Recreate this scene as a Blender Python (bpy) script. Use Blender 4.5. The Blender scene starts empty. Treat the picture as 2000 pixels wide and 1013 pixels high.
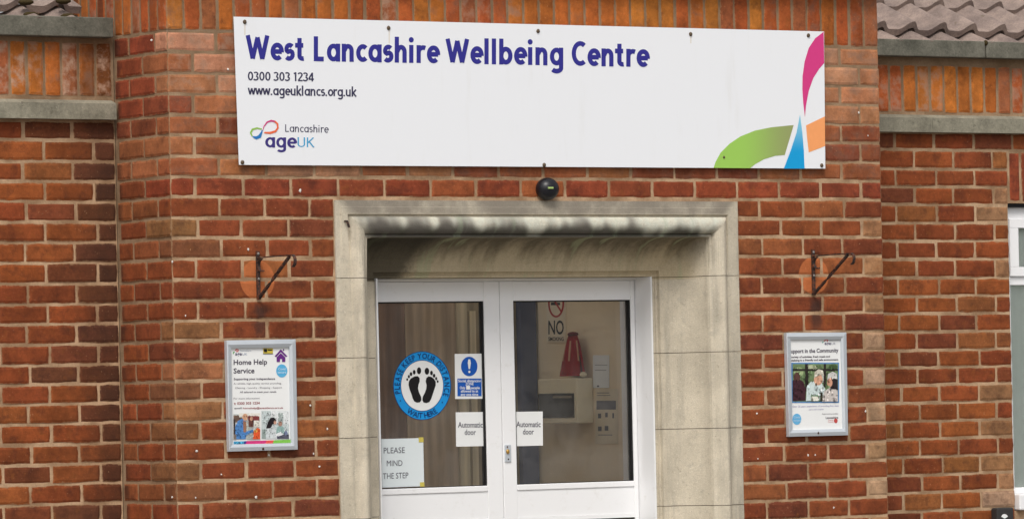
import bpy, bmesh, math, random
from mathutils import Vector, Matrix, noise as mnoise
random.seed(7)
SC = bpy.context.scene
COL = SC.collection
rad = math.radians

# ------------------------------------------------------------------ camera
ZS = 3.167                                   # height of the underside of the porch soldier course
CF, CCY, CPIT, CYAW, CROLL = 9733.07, 750.1, 2.482e-3, 0.580653, -2.20398e-2
CT = Vector((-10.34533, -18.36357, -1.566724 + ZS))
Fv = Vector((math.sin(CYAW)*math.cos(CPIT), math.cos(CYAW)*math.cos(CPIT), math.sin(CPIT)))
Rt0 = Vector((math.cos(CYAW), -math.sin(CYAW), 0)); Up0 = Rt0.cross(Fv)
Rv = math.cos(CROLL)*Rt0 + math.sin(CROLL)*Up0
Uv = -math.sin(CROLL)*Rt0 + math.cos(CROLL)*Up0
cam_d = bpy.data.cameras.new("camera"); cam = bpy.data.objects.new("camera", cam_d); COL.objects.link(cam)
cam.matrix_world = Matrix(((Rv.x, Uv.x, -Fv.x, CT.x), (Rv.y, Uv.y, -Fv.y, CT.y), (Rv.z, Uv.z, -Fv.z, CT.z), (0, 0, 0, 1)))
cam_d.sensor_fit = 'HORIZONTAL'; cam_d.sensor_width = 36.0
cam_d.lens = CF/2000*36.0
cam_d.shift_y = (CCY-506.5)/2000
cam_d.clip_start = 0.5; cam_d.clip_end = 3000
SC.camera = cam

def pt(x, y, Y=0.0):
    "point of the wall plane at depth Y that a measured photo position belongs to"
    v = Fv + Rv*((x-1000)/CF) - Uv*((y-CCY)/CF)
    return CT + v*((Y-CT.y)/v.y)
def pu(x, y, u):
    "the same on a side wall at x = u"
    v = Fv + Rv*((x-1000)/CF) - Uv*((y-CCY)/CF)
    return CT + v*((u-CT.x)/v.x)

# ------------------------------------------------------------------ sky, sun, exposure
SUN_EL, SUN_AZ = 52.0, -38.0                 # azimuth from the facade's outward normal, minus = to the left
W = bpy.data.worlds.new("World"); SC.world = W; W.use_nodes = True
nt = W.node_tree; nt.nodes.clear()
wo = nt.nodes.new('ShaderNodeOutputWorld'); bg = nt.nodes.new('ShaderNodeBackground')
sky = nt.nodes.new('ShaderNodeTexSky'); sky.sky_type = 'NISHITA'; sky.sun_disc = False
sdir = Vector((math.sin(rad(SUN_AZ))*math.cos(rad(SUN_EL)), -math.cos(rad(SUN_AZ))*math.cos(rad(SUN_EL)), math.sin(rad(SUN_EL))))
sky.sun_elevation = rad(SUN_EL); sky.sun_rotation = math.atan2(sdir.x, sdir.y)
sky.air_density = 1.0; sky.dust_density = 4.0; sky.ozone_density = 1.0
hs = nt.nodes.new('ShaderNodeHueSaturation'); hs.inputs['Saturation'].default_value = 0.22
nt.links.new(sky.outputs[0], hs.inputs['Color']); nt.links.new(hs.outputs[0], bg.inputs[0])
bg.inputs[1].default_value = 0.12
nt.links.new(bg.outputs[0], wo.inputs[0])
sl = bpy.data.lights.new("sun", 'SUN'); so = bpy.data.objects.new("sun", sl); COL.objects.link(so)
sl.energy = 1.5; sl.angle = rad(22); sl.color = (1.0, 0.95, 0.88)
so.rotation_euler = (-sdir).to_track_quat('-Z', 'Y').to_euler(); so.location = (-4, -8, 10)
SC.view_settings.view_transform = 'Standard'; SC.view_settings.look = 'None'
SC.view_settings.gamma = 1.0; SC.view_settings.exposure = 0.22; SC.view_settings.use_curve_mapping = False

# ------------------------------------------------------------------ material helpers
def C(r, g, b, a=1.0):
    f = lambda c: (c/255/12.92) if c/255 <= .04045 else ((c/255+.055)/1.055)**2.4
    return (f(r), f(g), f(b), a)
class NT:
    def __init__(s, name):
        s.m = bpy.data.materials.new(name); s.m.use_nodes = True; s.t = s.m.node_tree
        s.b = s.t.nodes['Principled BSDF']; s.out = s.t.nodes['Material Output']
    def n(s, kind, **kw):
        o = s.t.nodes.new(kind)
        for k, v in kw.items(): setattr(o, k, v)
        return o
    def l(s, a, b): s.t.links.new(a, b)
    def pos(s): return s.n('ShaderNodeNewGeometry').outputs['Position']
    def noise(s, vec, scale, detail=4, rough=.6, off=None):
        if off is not None:
            a = s.n('ShaderNodeVectorMath', operation='ADD'); s.l(vec, a.inputs[0]); s.put(off, a.inputs[1]); vec = a.outputs[0]
        o = s.n('ShaderNodeTexNoise'); s.l(vec, o.inputs['Vector']); o.inputs['Scale'].default_value = scale
        o.inputs['Detail'].default_value = detail; o.inputs['Roughness'].default_value = rough
        return o.outputs[0]
    def put(s, v, sock):
        if hasattr(v, 'links') or isinstance(v, bpy.types.NodeSocket): s.l(v, sock)
        else: sock.default_value = v[:3] if sock.type == 'VECTOR' and hasattr(v, '__len__') else v
    def ma(s, op, a, b=0.0, c=None, clamp=False):
        o = s.n('ShaderNodeMath', operation=op, use_clamp=clamp); s.put(a, o.inputs[0]); s.put(b, o.inputs[1])
        if c is not None: s.put(c, o.inputs[2])
        return o.outputs[0]
    def ramp(s, v, lo, hi, a=0.0, b=1.0):
        o = s.n('ShaderNodeMapRange', interpolation_type='SMOOTHSTEP'); s.put(v, o.inputs[0])
        for i, q in enumerate((lo, hi, a, b)): s.put(q, o.inputs[1+i])
        return o.outputs[0]
    def mix(s, f, a, b, mode='MIX'):
        o = s.n('ShaderNodeMix', data_type='RGBA', blend_type=mode); s.put(f, o.inputs[0]); s.put(a, o.inputs[6]); s.put(b, o.inputs[7])
        return o.outputs[2]
    def mul(s, col, v):
        o = s.n('ShaderNodeVectorMath', operation='SCALE'); s.put(col, o.inputs[0]); s.put(v, o.inputs[3]); return o.outputs[0]
    def attr(s, name): return s.n('ShaderNodeAttribute', attribute_name=name)
    def bump(s, h, strength=.3, dist=.003):
        o = s.n('ShaderNodeBump'); s.l(h, o.inputs['Height']); o.inputs['Strength'].default_value = strength; o.inputs['Distance'].default_value = dist
        s.l(o.outputs[0], s.b.inputs['Normal'])
    def fin(s, col=None, rough=.9, spec=.3, metal=0.0):
        if col is not None: s.put(col, s.b.inputs['Base Color'])
        s.put(rough, s.b.inputs['Roughness']); s.b.inputs['Specular IOR Level'].default_value = spec; s.b.inputs['Metallic'].default_value = metal
        return s.m
_pl = {}
def plain(name, col, rough=.6, spec=.3, var=.06, scale=40, metal=0.0, bump=0.0):
    if name in _pl: return _pl[name]
    m = NT(name); p = m.pos(); n1 = m.noise(p, scale, 3)
    c = m.mul(col, m.ma('MULTIPLY_ADD', n1, 2*var, 1-var))
    if bump: m.bump(n1, bump, .002)
    _pl[name] = m.fin(c, rough, spec, metal); return _pl[name]

# brick: colour, edge distance, whitening and noise offset come from the mesh
DISCS = [pt(503, 546), pt(1589.5, 538)]
def brick_mat():
    m = NT("brick"); p = m.pos(); rnd = m.attr('rnd').outputs['Vector']; col = m.attr('col').outputs['Color']
    edge = m.attr('edge').outputs['Fac']; eff = m.attr('eff').outputs['Fac']
    n1 = m.noise(p, 9, 3, .55, rnd); n2 = m.noise(p, 60, 5, .7, rnd); n3 = m.noise(p, 300, 3, .6); n4 = m.noise(p, 25, 4, .6, rnd); n5 = m.noise(p, 17, 5, .65, rnd)
    c = m.mul(col, m.ma('MULTIPLY_ADD', n1, 1.5, .25))
    c = m.mul(c, m.ma('MULTIPLY_ADD', n2, .9, .55))
    c = m.mul(c, m.ma('MULTIPLY_ADD', n3, .5, .75))
    # ochre burnt patches on the brick face
    c = m.mix(m.ramp(n4, .55, .75, 0, .35), c, C(165, 96, 44))
    c = m.mix(m.ramp(n5, .5, .68, 0, .55), c, m.mix(.5, m.mul(c, .55), C(84, 46, 40)))
    # the terracotta circles left behind the brackets, and the rusty run-off below them
    for D in DISCS:
        sep = m.n('ShaderNodeSeparateXYZ'); m.l(p, sep.inputs[0])
        dx = m.ma('SUBTRACT', sep.outputs[0], D.x); dz = m.ma('SUBTRACT', sep.outputs[2], D.z)
        r = m.ma('SQRT', m.ma('ADD', m.ma('MULTIPLY', dx, dx), m.ma('MULTIPLY', dz, dz)))
        r = m.ma('MULTIPLY_ADD', n2, .004, r)
        onp = m.ramp(sep.outputs[1], .05, .06, 1, 0)
        f = m.ma('MULTIPLY', m.ramp(r, .084, .089, .8, 0), onp)
        c = m.mix(f, c, m.mul(C(206, 116, 70), m.ma('MULTIPLY_ADD', n2, .6, .75)))
        st = m.ma('MULTIPLY', m.ramp(m.ma('ABSOLUTE', m.ma('MULTIPLY_ADD', n4, .06, m.ma('SUBTRACT', dx, .04))), .01, .05, .75, 0), m.ma('MULTIPLY', m.ramp(dz, -.085, -.13, 0, 1), m.ramp(dz, -.33, -.18, 0, 1)))
        c = m.mix(m.ma('MULTIPLY', st, onp), c, C(62, 48, 44))
    # brick darkens towards the inner corner of the left wing
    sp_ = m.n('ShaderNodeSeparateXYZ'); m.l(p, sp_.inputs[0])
    corner_dk = m.ma('MULTIPLY', m.ramp(m.ma('MULTIPLY_ADD', n4, .25, sp_.outputs[0]), -.22, .12), m.ma('MULTIPLY', m.ramp(sp_.outputs[0], 0, .001, 1, 0), m.ramp(sp_.outputs[1], .40, .44)))
    c = m.mix(m.ma('MULTIPLY', corner_dk, .6), c, C(66, 44, 34))
    # whitish efflorescence
    c = m.mix(m.ma('MULTIPLY', eff, m.ramp(n5, .42, .66)), c, C(205, 165, 140))
    # tiny pale chips
    c = m.mix(m.ramp(m.noise(p, 120, 3, .6, rnd), .68, .74, 0, .6), c, C(212, 168, 130))
    # mortar smeared over the arrises
    e = m.ma('ADD', edge, m.ma('MULTIPLY_ADD', m.noise(p, 38, 5, .75), 2.2, -1.1))
    c = m.mix(m.ramp(e, .02, .36, .6, 0), c, C(176, 140, 106))
    m.bump(m.ma('ADD', n2, m.ma('MULTIPLY', n3, .5)), .55, .003)
    h = m.n('ShaderNodeHueSaturation'); h.inputs['Saturation'].default_value = 1.0; h.inputs['Hue'].default_value = .503; h.inputs['Value'].default_value = .80; m.l(c, h.inputs['Color']); return m.fin(h.outputs[0], .88, .25)
def mortar_mat():
    m = NT("mortar"); p = m.pos(); n1 = m.noise(p, 6, 4); n2 = m.noise(p, 120, 4, .7)
    c = m.mix(m.ramp(n1, .35, .65), C(196, 164, 132), C(152, 122, 94))
    c = m.mul(c, m.ma('MULTIPLY_ADD', n2, .7, .62))
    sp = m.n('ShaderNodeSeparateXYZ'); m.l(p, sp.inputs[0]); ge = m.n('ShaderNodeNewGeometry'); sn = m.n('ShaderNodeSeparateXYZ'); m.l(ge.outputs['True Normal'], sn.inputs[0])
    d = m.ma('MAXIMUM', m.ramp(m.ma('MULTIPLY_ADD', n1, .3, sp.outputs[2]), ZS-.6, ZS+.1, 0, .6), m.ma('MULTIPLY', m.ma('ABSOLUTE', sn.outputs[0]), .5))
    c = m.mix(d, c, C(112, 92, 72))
    m.bump(n2, .6, .004); return m.fin(c, .95, .1)
BRICK = brick_mat(); MORTAR = mortar_mat()
def stone_mat():
    m = NT("weathered_stone"); p = m.pos(); sep = m.n('ShaderNodeSeparateXYZ'); m.l(p, sep.inputs[0]); X, Y, Z = sep.outputs
    n1 = m.noise(p, 5, 5, .6); n2 = m.noise(p, 45, 5, .7); n3 = m.noise(p, 260, 3, .7)
    mp = m.n('ShaderNodeMapping'); m.l(p, mp.inputs[0]); mp.inputs['Scale'].default_value = (14, 3, 1.2)
    st = m.noise(mp.outputs[0], 1.0, 4, .6)                       # vertical streaks
    mp2 = m.n('ShaderNodeMapping'); m.l(p, mp2.inputs[0]); mp2.inputs['Rotation'].default_value = (0, rad(24), 0); mp2.inputs['Scale'].default_value = (15, 3, 1.1)
    st2 = m.noise(mp2.outputs[0], 1.0, 3, .5)
    c = m.mix(m.ramp(n1, .3, .7), C(216, 205, 184), C(192, 182, 163))
    c = m.mix(m.ramp(n2, .55, .75, 0, .5), c, C(150, 138, 118))
    c = m.mix(m.ramp(st, .48, .68, 0, .55), c, C(150, 144, 132))
    c = m.mix(m.ramp(m.noise(p, 70, 3, .6), .64, .72, 0, .4), c, C(130, 118, 102)); c = m.mix(m.ramp(m.noise(p, 18, 5, .7), .54, .7, 0, .4), c, C(172, 164, 150)); c = m.mix(m.ramp(m.noise(p, 150, 3, .6), .62, .7, 0, .6), c, C(232, 226, 210))
    zl = ZS
    dz_ = m.ma('SUBTRACT', ZS-.704, Z); mit = m.ma('MULTIPLY', m.ramp(m.ma('SUBTRACT', m.ma('SUBTRACT', X, .807), dz_), -.03, .07), m.ramp(m.ma('SUBTRACT', m.ma('SUBTRACT', 2.946, X), dz_), -.02, .05))
    # grey weathering of the top fascia
    top = m.ma('MULTIPLY', mit, m.ramp(Z, zl-.775, zl-.755))
    c = m.mix(m.ma('MULTIPLY', top, m.ramp(n1, .3, .6, .45, .95)), c, C(138, 130, 118))
    # algae and soot runs on the roll of the lintel; darker along its underside
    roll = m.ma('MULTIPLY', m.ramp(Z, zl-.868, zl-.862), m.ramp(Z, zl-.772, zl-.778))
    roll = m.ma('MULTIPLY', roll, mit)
    mp3 = m.n('ShaderNodeMapping'); m.l(p, mp3.inputs[0]); mp3.inputs['Scale'].default_value = (6.5, 1, 1.2)
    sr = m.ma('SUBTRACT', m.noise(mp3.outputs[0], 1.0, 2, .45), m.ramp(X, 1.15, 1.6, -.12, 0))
    c = m.mix(m.ma('MULTIPLY', roll, m.ramp(n2, .3, .7, .9, .35)), c, C(206, 208, 194))
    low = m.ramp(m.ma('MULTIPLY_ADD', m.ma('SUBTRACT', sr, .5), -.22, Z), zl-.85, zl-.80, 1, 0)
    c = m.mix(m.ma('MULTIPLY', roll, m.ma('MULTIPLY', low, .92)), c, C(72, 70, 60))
    c = m.mix(m.ma('MULTIPLY', roll, m.ramp(sr, .48, .62, 0, .7)), c, C(104, 98, 92))
    c = m.mix(m.ma('MULTIPLY', roll, m.ramp(st2, .58, .7, 0, .4)), c, C(160, 174, 146))
    # soot and painted shade in the lintel's hollow, thinning downwards, darkest at left
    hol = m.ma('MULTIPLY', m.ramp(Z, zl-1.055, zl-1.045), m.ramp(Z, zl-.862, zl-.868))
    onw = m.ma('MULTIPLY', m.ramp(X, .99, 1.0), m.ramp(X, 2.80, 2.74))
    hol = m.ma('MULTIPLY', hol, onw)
    c = m.mix(m.ma('MULTIPLY', hol, .5), c, C(198, 176, 132))
    soot_shade = m.ramp(m.ma('ADD', m.ma('MULTIPLY_ADD', m.ma('SUBTRACT', st2, .5), .16, Z), m.ma('MULTIPLY', m.ma('SUBTRACT', n2, .5), .05)), zl-.99, zl-.865)
    c = m.mix(m.ma('MULTIPLY', hol, m.ma('MULTIPLY', soot_shade, .78)), c, C(56, 50, 38))
    c = m.mix(m.ma('MULTIPLY', hol, m.ramp(st2, .56, .66, 0, .5)), c, C(178, 184, 146))
    lf = m.ramp(m.ma('ADD', m.ma('MULTIPLY', m.ma('SUBTRACT', n2, .5), .12), m.ma('MULTIPLY_ADD', Z, -.5, X)), 1.26-.5*(ZS-1.0)-.02, 1.32-.5*(ZS-1.0)+.05, 1, 0)  # left jamb's cast shadow, painted in together with soot
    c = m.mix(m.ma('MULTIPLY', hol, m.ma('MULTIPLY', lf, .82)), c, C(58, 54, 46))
    c = m.mul(c, m.ma('MULTIPLY_ADD', n3, .55, .72))
    m.bump(m.ma('ADD', n3, n2), .7, .004)
    return m.fin(c, .92, .2)
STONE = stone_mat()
def concrete(name, a, b, sp=.6):
    m = NT(name); p = m.pos(); n1 = m.noise(p, 7, 5, .65); n2 = m.noise(p, 90, 4, .7); n3 = m.noise(p, 260, 2, .5)
    c = m.mix(m.ramp(n1, .3, .7), a, b); c = m.mul(c, m.ma('MULTIPLY_ADD', n2, 1.0, .5))
    c = m.mix(m.ramp(n3, .66, .72, 0, sp), c, C(190, 186, 172))
    c = m.mix(m.ramp(m.noise(p, 22, 5, .7), .6, .7, 0, .5), c, C(58, 58, 46))
    m.bump(n2, .5, .004); return m.fin(c, .93, .15)
BAND = concrete("stone_band", C(150, 145, 128), C(120, 116, 102)); GUTTER = concrete("gutter_concrete", C(118, 115, 104), C(86, 85, 76), .35)
def tile_mat():
    m = NT("roof_tile"); p = m.pos(); n1 = m.noise(p, 8, 5, .65); n2 = m.noise(p, 110, 4, .75)
    c = m.mix(m.ramp(n1, .3, .7), C(160, 142, 132), C(124, 110, 104)); c = m.mul(c, m.ma('MULTIPLY_ADD', n2, .9, .52))
    c = m.mix(m.ramp(m.noise(p, 14, 5, .7), .6, .72, 0, .6), c, C(92, 84, 66))
    m.bump(n2, .7, .005); return m.fin(c, .95, .1)
TILE = tile_mat()
WHITE = NT("white_upvc"); _p = WHITE.pos(); WHITE = WHITE.fin(WHITE.mix(WHITE.ramp(WHITE.noise(_p, 16, 6, .75), .56, .78, 0, .35), C(242, 242, 243), C(200, 196, 186)), .35, .4)
ALU = plain("brushed_aluminium", C(200, 206, 212), .4, .5, .05, 30, .25)
BLACKM = NT("rusty_black_iron"); _p = BLACKM.pos(); _n = BLACKM.noise(_p, 60, 5, .7)
BLACKM = BLACKM.fin(BLACKM.mix(BLACKM.ramp(_n, .45, .65), C(46, 38, 36), C(112, 64, 42)), .7, .4)
GASKET = plain("black_gasket", C(24, 24, 26), .6, .3)
def glass_mat():
    m = NT("clear_glass"); t = m.t
    tr = m.n('ShaderNodeBsdfTransparent'); tr.inputs[0].default_value = (.97, .98, .975, 1)
    gl = m.n('ShaderNodeBsdfGlossy'); gl.inputs['Roughness'].default_value = .01; gl.inputs[0].default_value = (1, 1, 1, 1)
    fr = m.n('ShaderNodeFresnel'); fr.inputs[0].default_value = 1.5
    mx = m.n('ShaderNodeMixShader'); m.l(fr.outputs[0], mx.inputs[0]); m.l(tr.outputs[0], mx.inputs[1]); m.l(gl.outputs[0], mx.inputs[2])
    df = m.n('ShaderNodeBsdfDiffuse'); df.inputs[0].default_value = (.8, .8, .78, 1); m2 = m.n('ShaderNodeMixShader')
    m.l(m.ramp(m.noise(m.pos(), 7, 5, .65), .3, .75, .02, .075), m2.inputs[0]); m.l(mx.outputs[0], m2.inputs[1]); m.l(df.outputs[0], m2.inputs[2])   # dust film that doubles as painted reflection haze
    m.l(m2.outputs[0], m.out.inputs[0]); return m.m
GLASS = glass_mat()
PAPER = plain("white_paper", C(236, 237, 236), .6, .3, .02, 12)
SIGNW = NT("sign_white"); _p = SIGNW.pos(); _mp = SIGNW.n('ShaderNodeMapping'); SIGNW.l(_p, _mp.inputs[0]); _mp.inputs['Scale'].default_value = (6, 1, .7)
SIGNW = SIGNW.fin(SIGNW.mix(SIGNW.ramp(SIGNW.noise(_mp.outputs[0], 2.2, 5, .65), .55, .8, 0, .2), C(238, 240, 244), C(212, 210, 204)), .35, .4)
NAVY = plain("navy_print", C(50, 48, 140), .5, .3, .03)
INK = plain("dark_ink", C(58, 56, 84), .5, .3, .03)
BLKINK = plain("black_ink", C(30, 28, 30), .6, .2, .03)
GREYINK = plain("grey_ink", C(92, 90, 100), .6, .2, .03)
def pm(r, g, b): return plain("print_%d_%d_%d" % (r, g, b), C(r, g, b), .5, .3, .05)

# ------------------------------------------------------------------ object helpers
def root_loc(o):
    while o.parent: o = o.parent
    return o.location
def link(name, me, parent=None):
    o = bpy.data.objects.new(name, me); COL.objects.link(o)
    if parent is not None: o.parent = parent
    return o
def mesh(name, verts, faces, mats, parent=None, midx=None, smooth=False):
    off = root_loc(parent) if parent is not None else Vector((0, 0, 0))
    me = bpy.data.meshes.new(name); me.from_pydata([tuple(Vector(v)-off) for v in verts], [], faces)
    for q in (mats if isinstance(mats, (list, tuple)) else [mats]): me.materials.append(q)
    if midx: me.polygons.foreach_set('material_index', midx)
    if smooth: me.polygons.foreach_set('use_smooth', [True]*len(faces))
    me.update(); return link(name, me, parent)
def thing(name, label, cat, loc, group=None):
    o = bpy.data.objects.new(name, None); COL.objects.link(o); o.location = loc; o.empty_display_size = .1
    o['label'] = label; o['category'] = cat
    if group: o['group'] = group
    return o
class MB:
    def __init__(s): s.v = []; s.f = []; s.mi = []
    def add(s, verts, faces, mi=0):
        k = len(s.v); s.v += [Vector(q) for q in verts]; s.f += [tuple(i+k for i in q) for q in faces]; s.mi += [mi]*len(faces)
    def box(s, x0, x1, y0, y1, z0, z1, b=0.0, mi=0):
        if b <= 0:
            s.add([(x0,y0,z0),(x1,y0,z0),(x1,y1,z0),(x0,y1,z0),(x0,y0,z1),(x1,y0,z1),(x1,y1,z1),(x0,y1,z1)],
                  [(0,3,2,1),(4,5,6,7),(0,1,5,4),(1,2,6,5),(2,3,7,6),(3,0,4,7)], mi); return
        bm = bmesh.new(); bmesh.ops.create_cube(bm, size=1)
        bmesh.ops.scale(bm, vec=(x1-x0, y1-y0, z1-z0), verts=bm.verts); bmesh.ops.translate(bm, vec=((x0+x1)/2, (y0+y1)/2, (z0+z1)/2), verts=bm.verts)
        bmesh.ops.bevel(bm, geom=bm.edges[:], offset=b, segments=2, affect='EDGES', profile=.5)
        bm.verts.index_update(); s.add([v.co.copy() for v in bm.verts], [tuple(v.index for v in f.verts) for f in bm.faces], mi); bm.free()
    def hexa(s, front, back, mi=0):
        "front, back: 4 points each, same order"
        s.add(list(front)+list(back), [(0,1,2,3),(7,6,5,4),(0,4,5,1),(1,5,6,2),(2,6,7,3),(3,7,4,0)], mi)
    def bar(s, pts, w, t, nrm, mi=0):
        "flat bar through pts: width w in direction nrm, thickness t across"
        pts = [Vector(q) for q in pts]; nrm = Vector(nrm).normalized(); rings = []
        for i, q in enumerate(pts):
            d = (pts[min(i+1, len(pts)-1)]-pts[max(i-1, 0)]).normalized(); sd = d.cross(nrm).normalized()
            rings.append([q+nrm*w/2+sd*t/2, q-nrm*w/2+sd*t/2, q-nrm*w/2-sd*t/2, q+nrm*w/2-sd*t/2])
        v = [p for r in rings for p in r]; f = []
        for i in range(len(rings)-1):
            for j in range(4): f.append((4*i+j, 4*i+(j+1) % 4, 4*i+4+(j+1) % 4, 4*i+4+j))
        f += [(3,2,1,0), tuple(4*(len(rings)-1)+j for j in range(4))]; s.add(v, f, mi)
    def ball(s, c, r, n=16, mi=0):
        c = Vector(c); v = []; f = []
        for i in range(n//2+1):
            th = math.pi*i/(n//2)
            for j in range(n): v.append(c+Vector((r[0]*math.sin(th)*math.cos(2*math.pi*j/n), r[1]*math.sin(th)*math.sin(2*math.pi*j/n), r[2]*math.cos(th))))
        for i in range(n//2):
            for j in range(n): f.append((i*n+j, i*n+(j+1) % n, (i+1)*n+(j+1) % n, (i+1)*n+j))
        s.add(v, f, mi)
    def poly(s, pts, mi=0): s.add(pts, [tuple(range(len(pts)))], mi)
    def build(s, name, mats, parent=None, smooth=False): return mesh(name, s.v, s.f, mats, parent, s.mi, smooth)
def tessel(pts3):
    from mathutils.geometry import tessellate_polygon
    return [tuple(t) for t in tessellate_polygon([[Vector(p) for p in pts3]])]
def ppoly(mb, pix, Y, mi=0, thick=0.0):
    "polygon measured in the photo, lying on the wall plane Y"
    P = [pt(x, y, Y) for x, y in pix]
    mb.add(P, tessel(P), mi)
def ell(cx, cy, rx, ry, n=28, a0=0, a1=360): return [(cx+rx*math.cos(rad(a0+(a1-a0)*i/n)), cy+ry*math.sin(rad(a0+(a1-a0)*i/n))) for i in range(n if abs(a1-a0) >= 360 else n+1)]

# ------------------------------------------------------------------ lettering: built-in font and a drawn stroke face
_fc = {}
def fglyphs(s, bold=0.0):
    key = (s, bold)
    if key in _fc: return _fc[key]
    cu = bpy.data.curves.new("t", 'FONT'); cu.body = s; cu.offset = bold; cu.resolution_u = 3
    o = bpy.data.objects.new("t", cu); COL.objects.link(o)
    dg = bpy.context.evaluated_depsgraph_get(); dg.update(); e = o.evaluated_get(dg); me = e.to_mesh()
    v = [(q.co.x, q.co.y) for q in me.vertices]; f = [tuple(p.vertices) for p in me.polygons]
    e.to_mesh_clear(); bpy.data.objects.remove(o); bpy.data.curves.remove(cu)
    _fc[key] = (v, f); return v, f
def extent(v): return min(q[0] for q in v), max(q[0] for q in v)
_capf = None
def capf():
    global _capf
    if _capf is None: _capf = max(q[1] for q in fglyphs("H")[0])
    return _capf
def text(mb, s, x0, x1, yb, cap, P, bold=0.0, yb1=None, mi=0):
    "text from photo x0 to x1 with baseline yb(..yb1) and cap height cap; P maps photo position to the surface"
    v, f = fglyphs(s, bold); a, b = extent(v); yb1 = yb if yb1 is None else yb1; ch = capf()
    out = []
    for x, y in v:
        t = (x-a)/(b-a); out.append(P(x0+t*(x1-x0), yb+t*(yb1-yb)-cap*y/ch))
    mb.add(out, f, mi)
def arc(cx, cy, rx, ry, a0, a1, n=12): return [(cx+rx*math.cos(rad(a0+(a1-a0)*i/n)), cy+ry*math.sin(rad(a0+(a1-a0)*i/n))) for i in range(n+1)]
XH = .72
def bowl(w=.23, a0=0, a1=360): return arc(w, XH/2, w, XH/2-0.0, a0, a1, 20)
# skeletons, x-height .72, caps 1, in cap heights; each glyph: (advance, [strokes])
def GL(wt):
    h = wt/2; x = XH-h; R = .20
    def st(px, a, b): return [(px, a), (px, b)]
    def B(px, rx=R, a0=0, a1=360): return arc(px, XH/2, rx, XH/2-h, a0, a1, 22)
    def arch(px, w=.34): return [(px, XH-.30)] + arc(px+w/2+.02, x-.19, w/2-.02+.0, .19, 160, 0, 10) + [(px+w, 0)]
    o = .06+h
    DOT = 'dot'
    g = {}
    g['W'] = (.92, [[(.03, 1), (.25, 0+h*.6)], [(.25, h*.6), (.46, .92)], [(.46, .92), (.67, h*.6)], [(.67, h*.6), (.89, 1)]])
    g['L'] = (.52, [st(o, 0, 1), [(o, h), (.50, h)]])
    g['C'] = (.62, [arc(.42, .5, .42-o+.02, .5-h, 52, 308, 20)])
    g['e'] = (.56, [[(o, XH/2-.0), (o+2*R, XH/2)], arc(o+R, XH/2, R, XH/2-h, -6, 312, 22)])
    g['s'] = (.45, [arc(o+.13, x-.155, .14, .155, 40, 230, 10)+arc(o+.11, h+.155+.0, .155, .165, 62, -140, 10)])
    g['t'] = (.40, [[(o+.06, .92), (o+.06, .2)]+arc(o+.2, .2, .14, .2-h, 180, 290, 8), [(.02, x), (.38, x)]])
    g['a'] = (.60, [B(o+R), st(o+2*R, 0, XH)])
    g['n'] = (.58, [st(o, 0, XH), arch(o)])
    g['h'] = (.58, [st(o, 0, 1.04), arch(o)])
    g['c'] = (.48, [B(o+R, R, 48, 312)])
    g['i'] = (.27, [st(o, 0, XH), DOT])
    g['r'] = (.40, [st(o, 0, XH), [(o, XH-.30)]+arc(o+.2, x-.19, .2, .19, 160, 62, 6)])
    g['l'] = (.27, [st(o, 0, 1.04)])
    g['b'] = (.60, [st(o, 0, 1.04), B(o+R)])
    g['g'] = (.60, [B(o+R), [(o+2*R, XH), (o+2*R, -.1)]+arc(o+R, -.1, R, .2-h+.02, 0, -150, 10)])
    g['o'] = (.56, [B(o+R)])
    g['u'] = (.58, [[(o, XH), (o, .22)]+arc(o+.17, .22, .17, .22-h, 180, 360, 10)+[(o+.34, XH)], st(o+.34, 0, XH)])
    g['k'] = (.54, [st(o, 0, 1.04), [(o, .26), (o+.36, XH)], [(o+.1, .36), (o+.38, 0)]])
    g['w'] = (.74, [[(.04, XH), (.2, h*.6)], [(.2, h*.6), (.37, XH*.95)], [(.37, XH*.95), (.54, h*.6)], [(.54, h*.6), (.70, XH)]])
    g['.'] = (.24, [st(o, 0, wt*1.05)])
    g['U'] = (.66, [[(o, 1), (o, .28)]+arc(o+.22, .28, .22, .28-h, 180, 360, 12)+[(o+.44, 1)]])
    g['K'] = (.62, [st(o, 0, 1), [(o, .42), (o+.42, 1)], [(o+.14, .55), (o+.46, 0)]])
    g['0'] = (.60, [arc(.30, .5, .30-h-.03, .5-h, 0, 360, 24)])
    g['3'] = (.54, [arc(.23, .75, .19, .25-h, 150, -75, 12), arc(.22, .28, .22, .28-h, 80, -150, 14)])
    g['1'] = (.46, [st(.27, 0, 1), [(.27, 1-h), (.08, .84)]])
    g['2'] = (.54, [arc(.25, .72, .2, .28-h, 155, -20, 12)+[(.07, h)], [(.05, h), (.50, h)]])
    g['4'] = (.58, [st(.40, 0, .98), [(.40, .96), (.05, .28)], [(.04, .26), (.56, .26)]])
    g[' '] = (.27, [])
    return g
def ribbon(st, wt):
    "thick polyline -> (verts, faces)"
    v = []; f = []; n = len(st); closed = (abs(st[0][0]-st[-1][0])+abs(st[0][1]-st[-1][1])) < 1e-6 and n > 3
    for i in range(n):
        if closed and i in (0, n-1): a, b = st[n-2], st[1]
        else: a, b = st[max(i-1, 0)], st[min(i+1, n-1)]
        d = Vector((b[0]-a[0], b[1]-a[1])).normalized(); nx, ny = -d.y, d.x
        w = wt[i] if isinstance(wt, (list, tuple)) else wt
        v += [(st[i][0]+nx*w/2, st[i][1]+ny*w/2), (st[i][0]-nx*w/2, st[i][1]-ny*w/2)]
    for i in range(n-1): f.append((2*i, 2*i+1, 2*i+3, 2*i+2))
    return v, f
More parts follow.
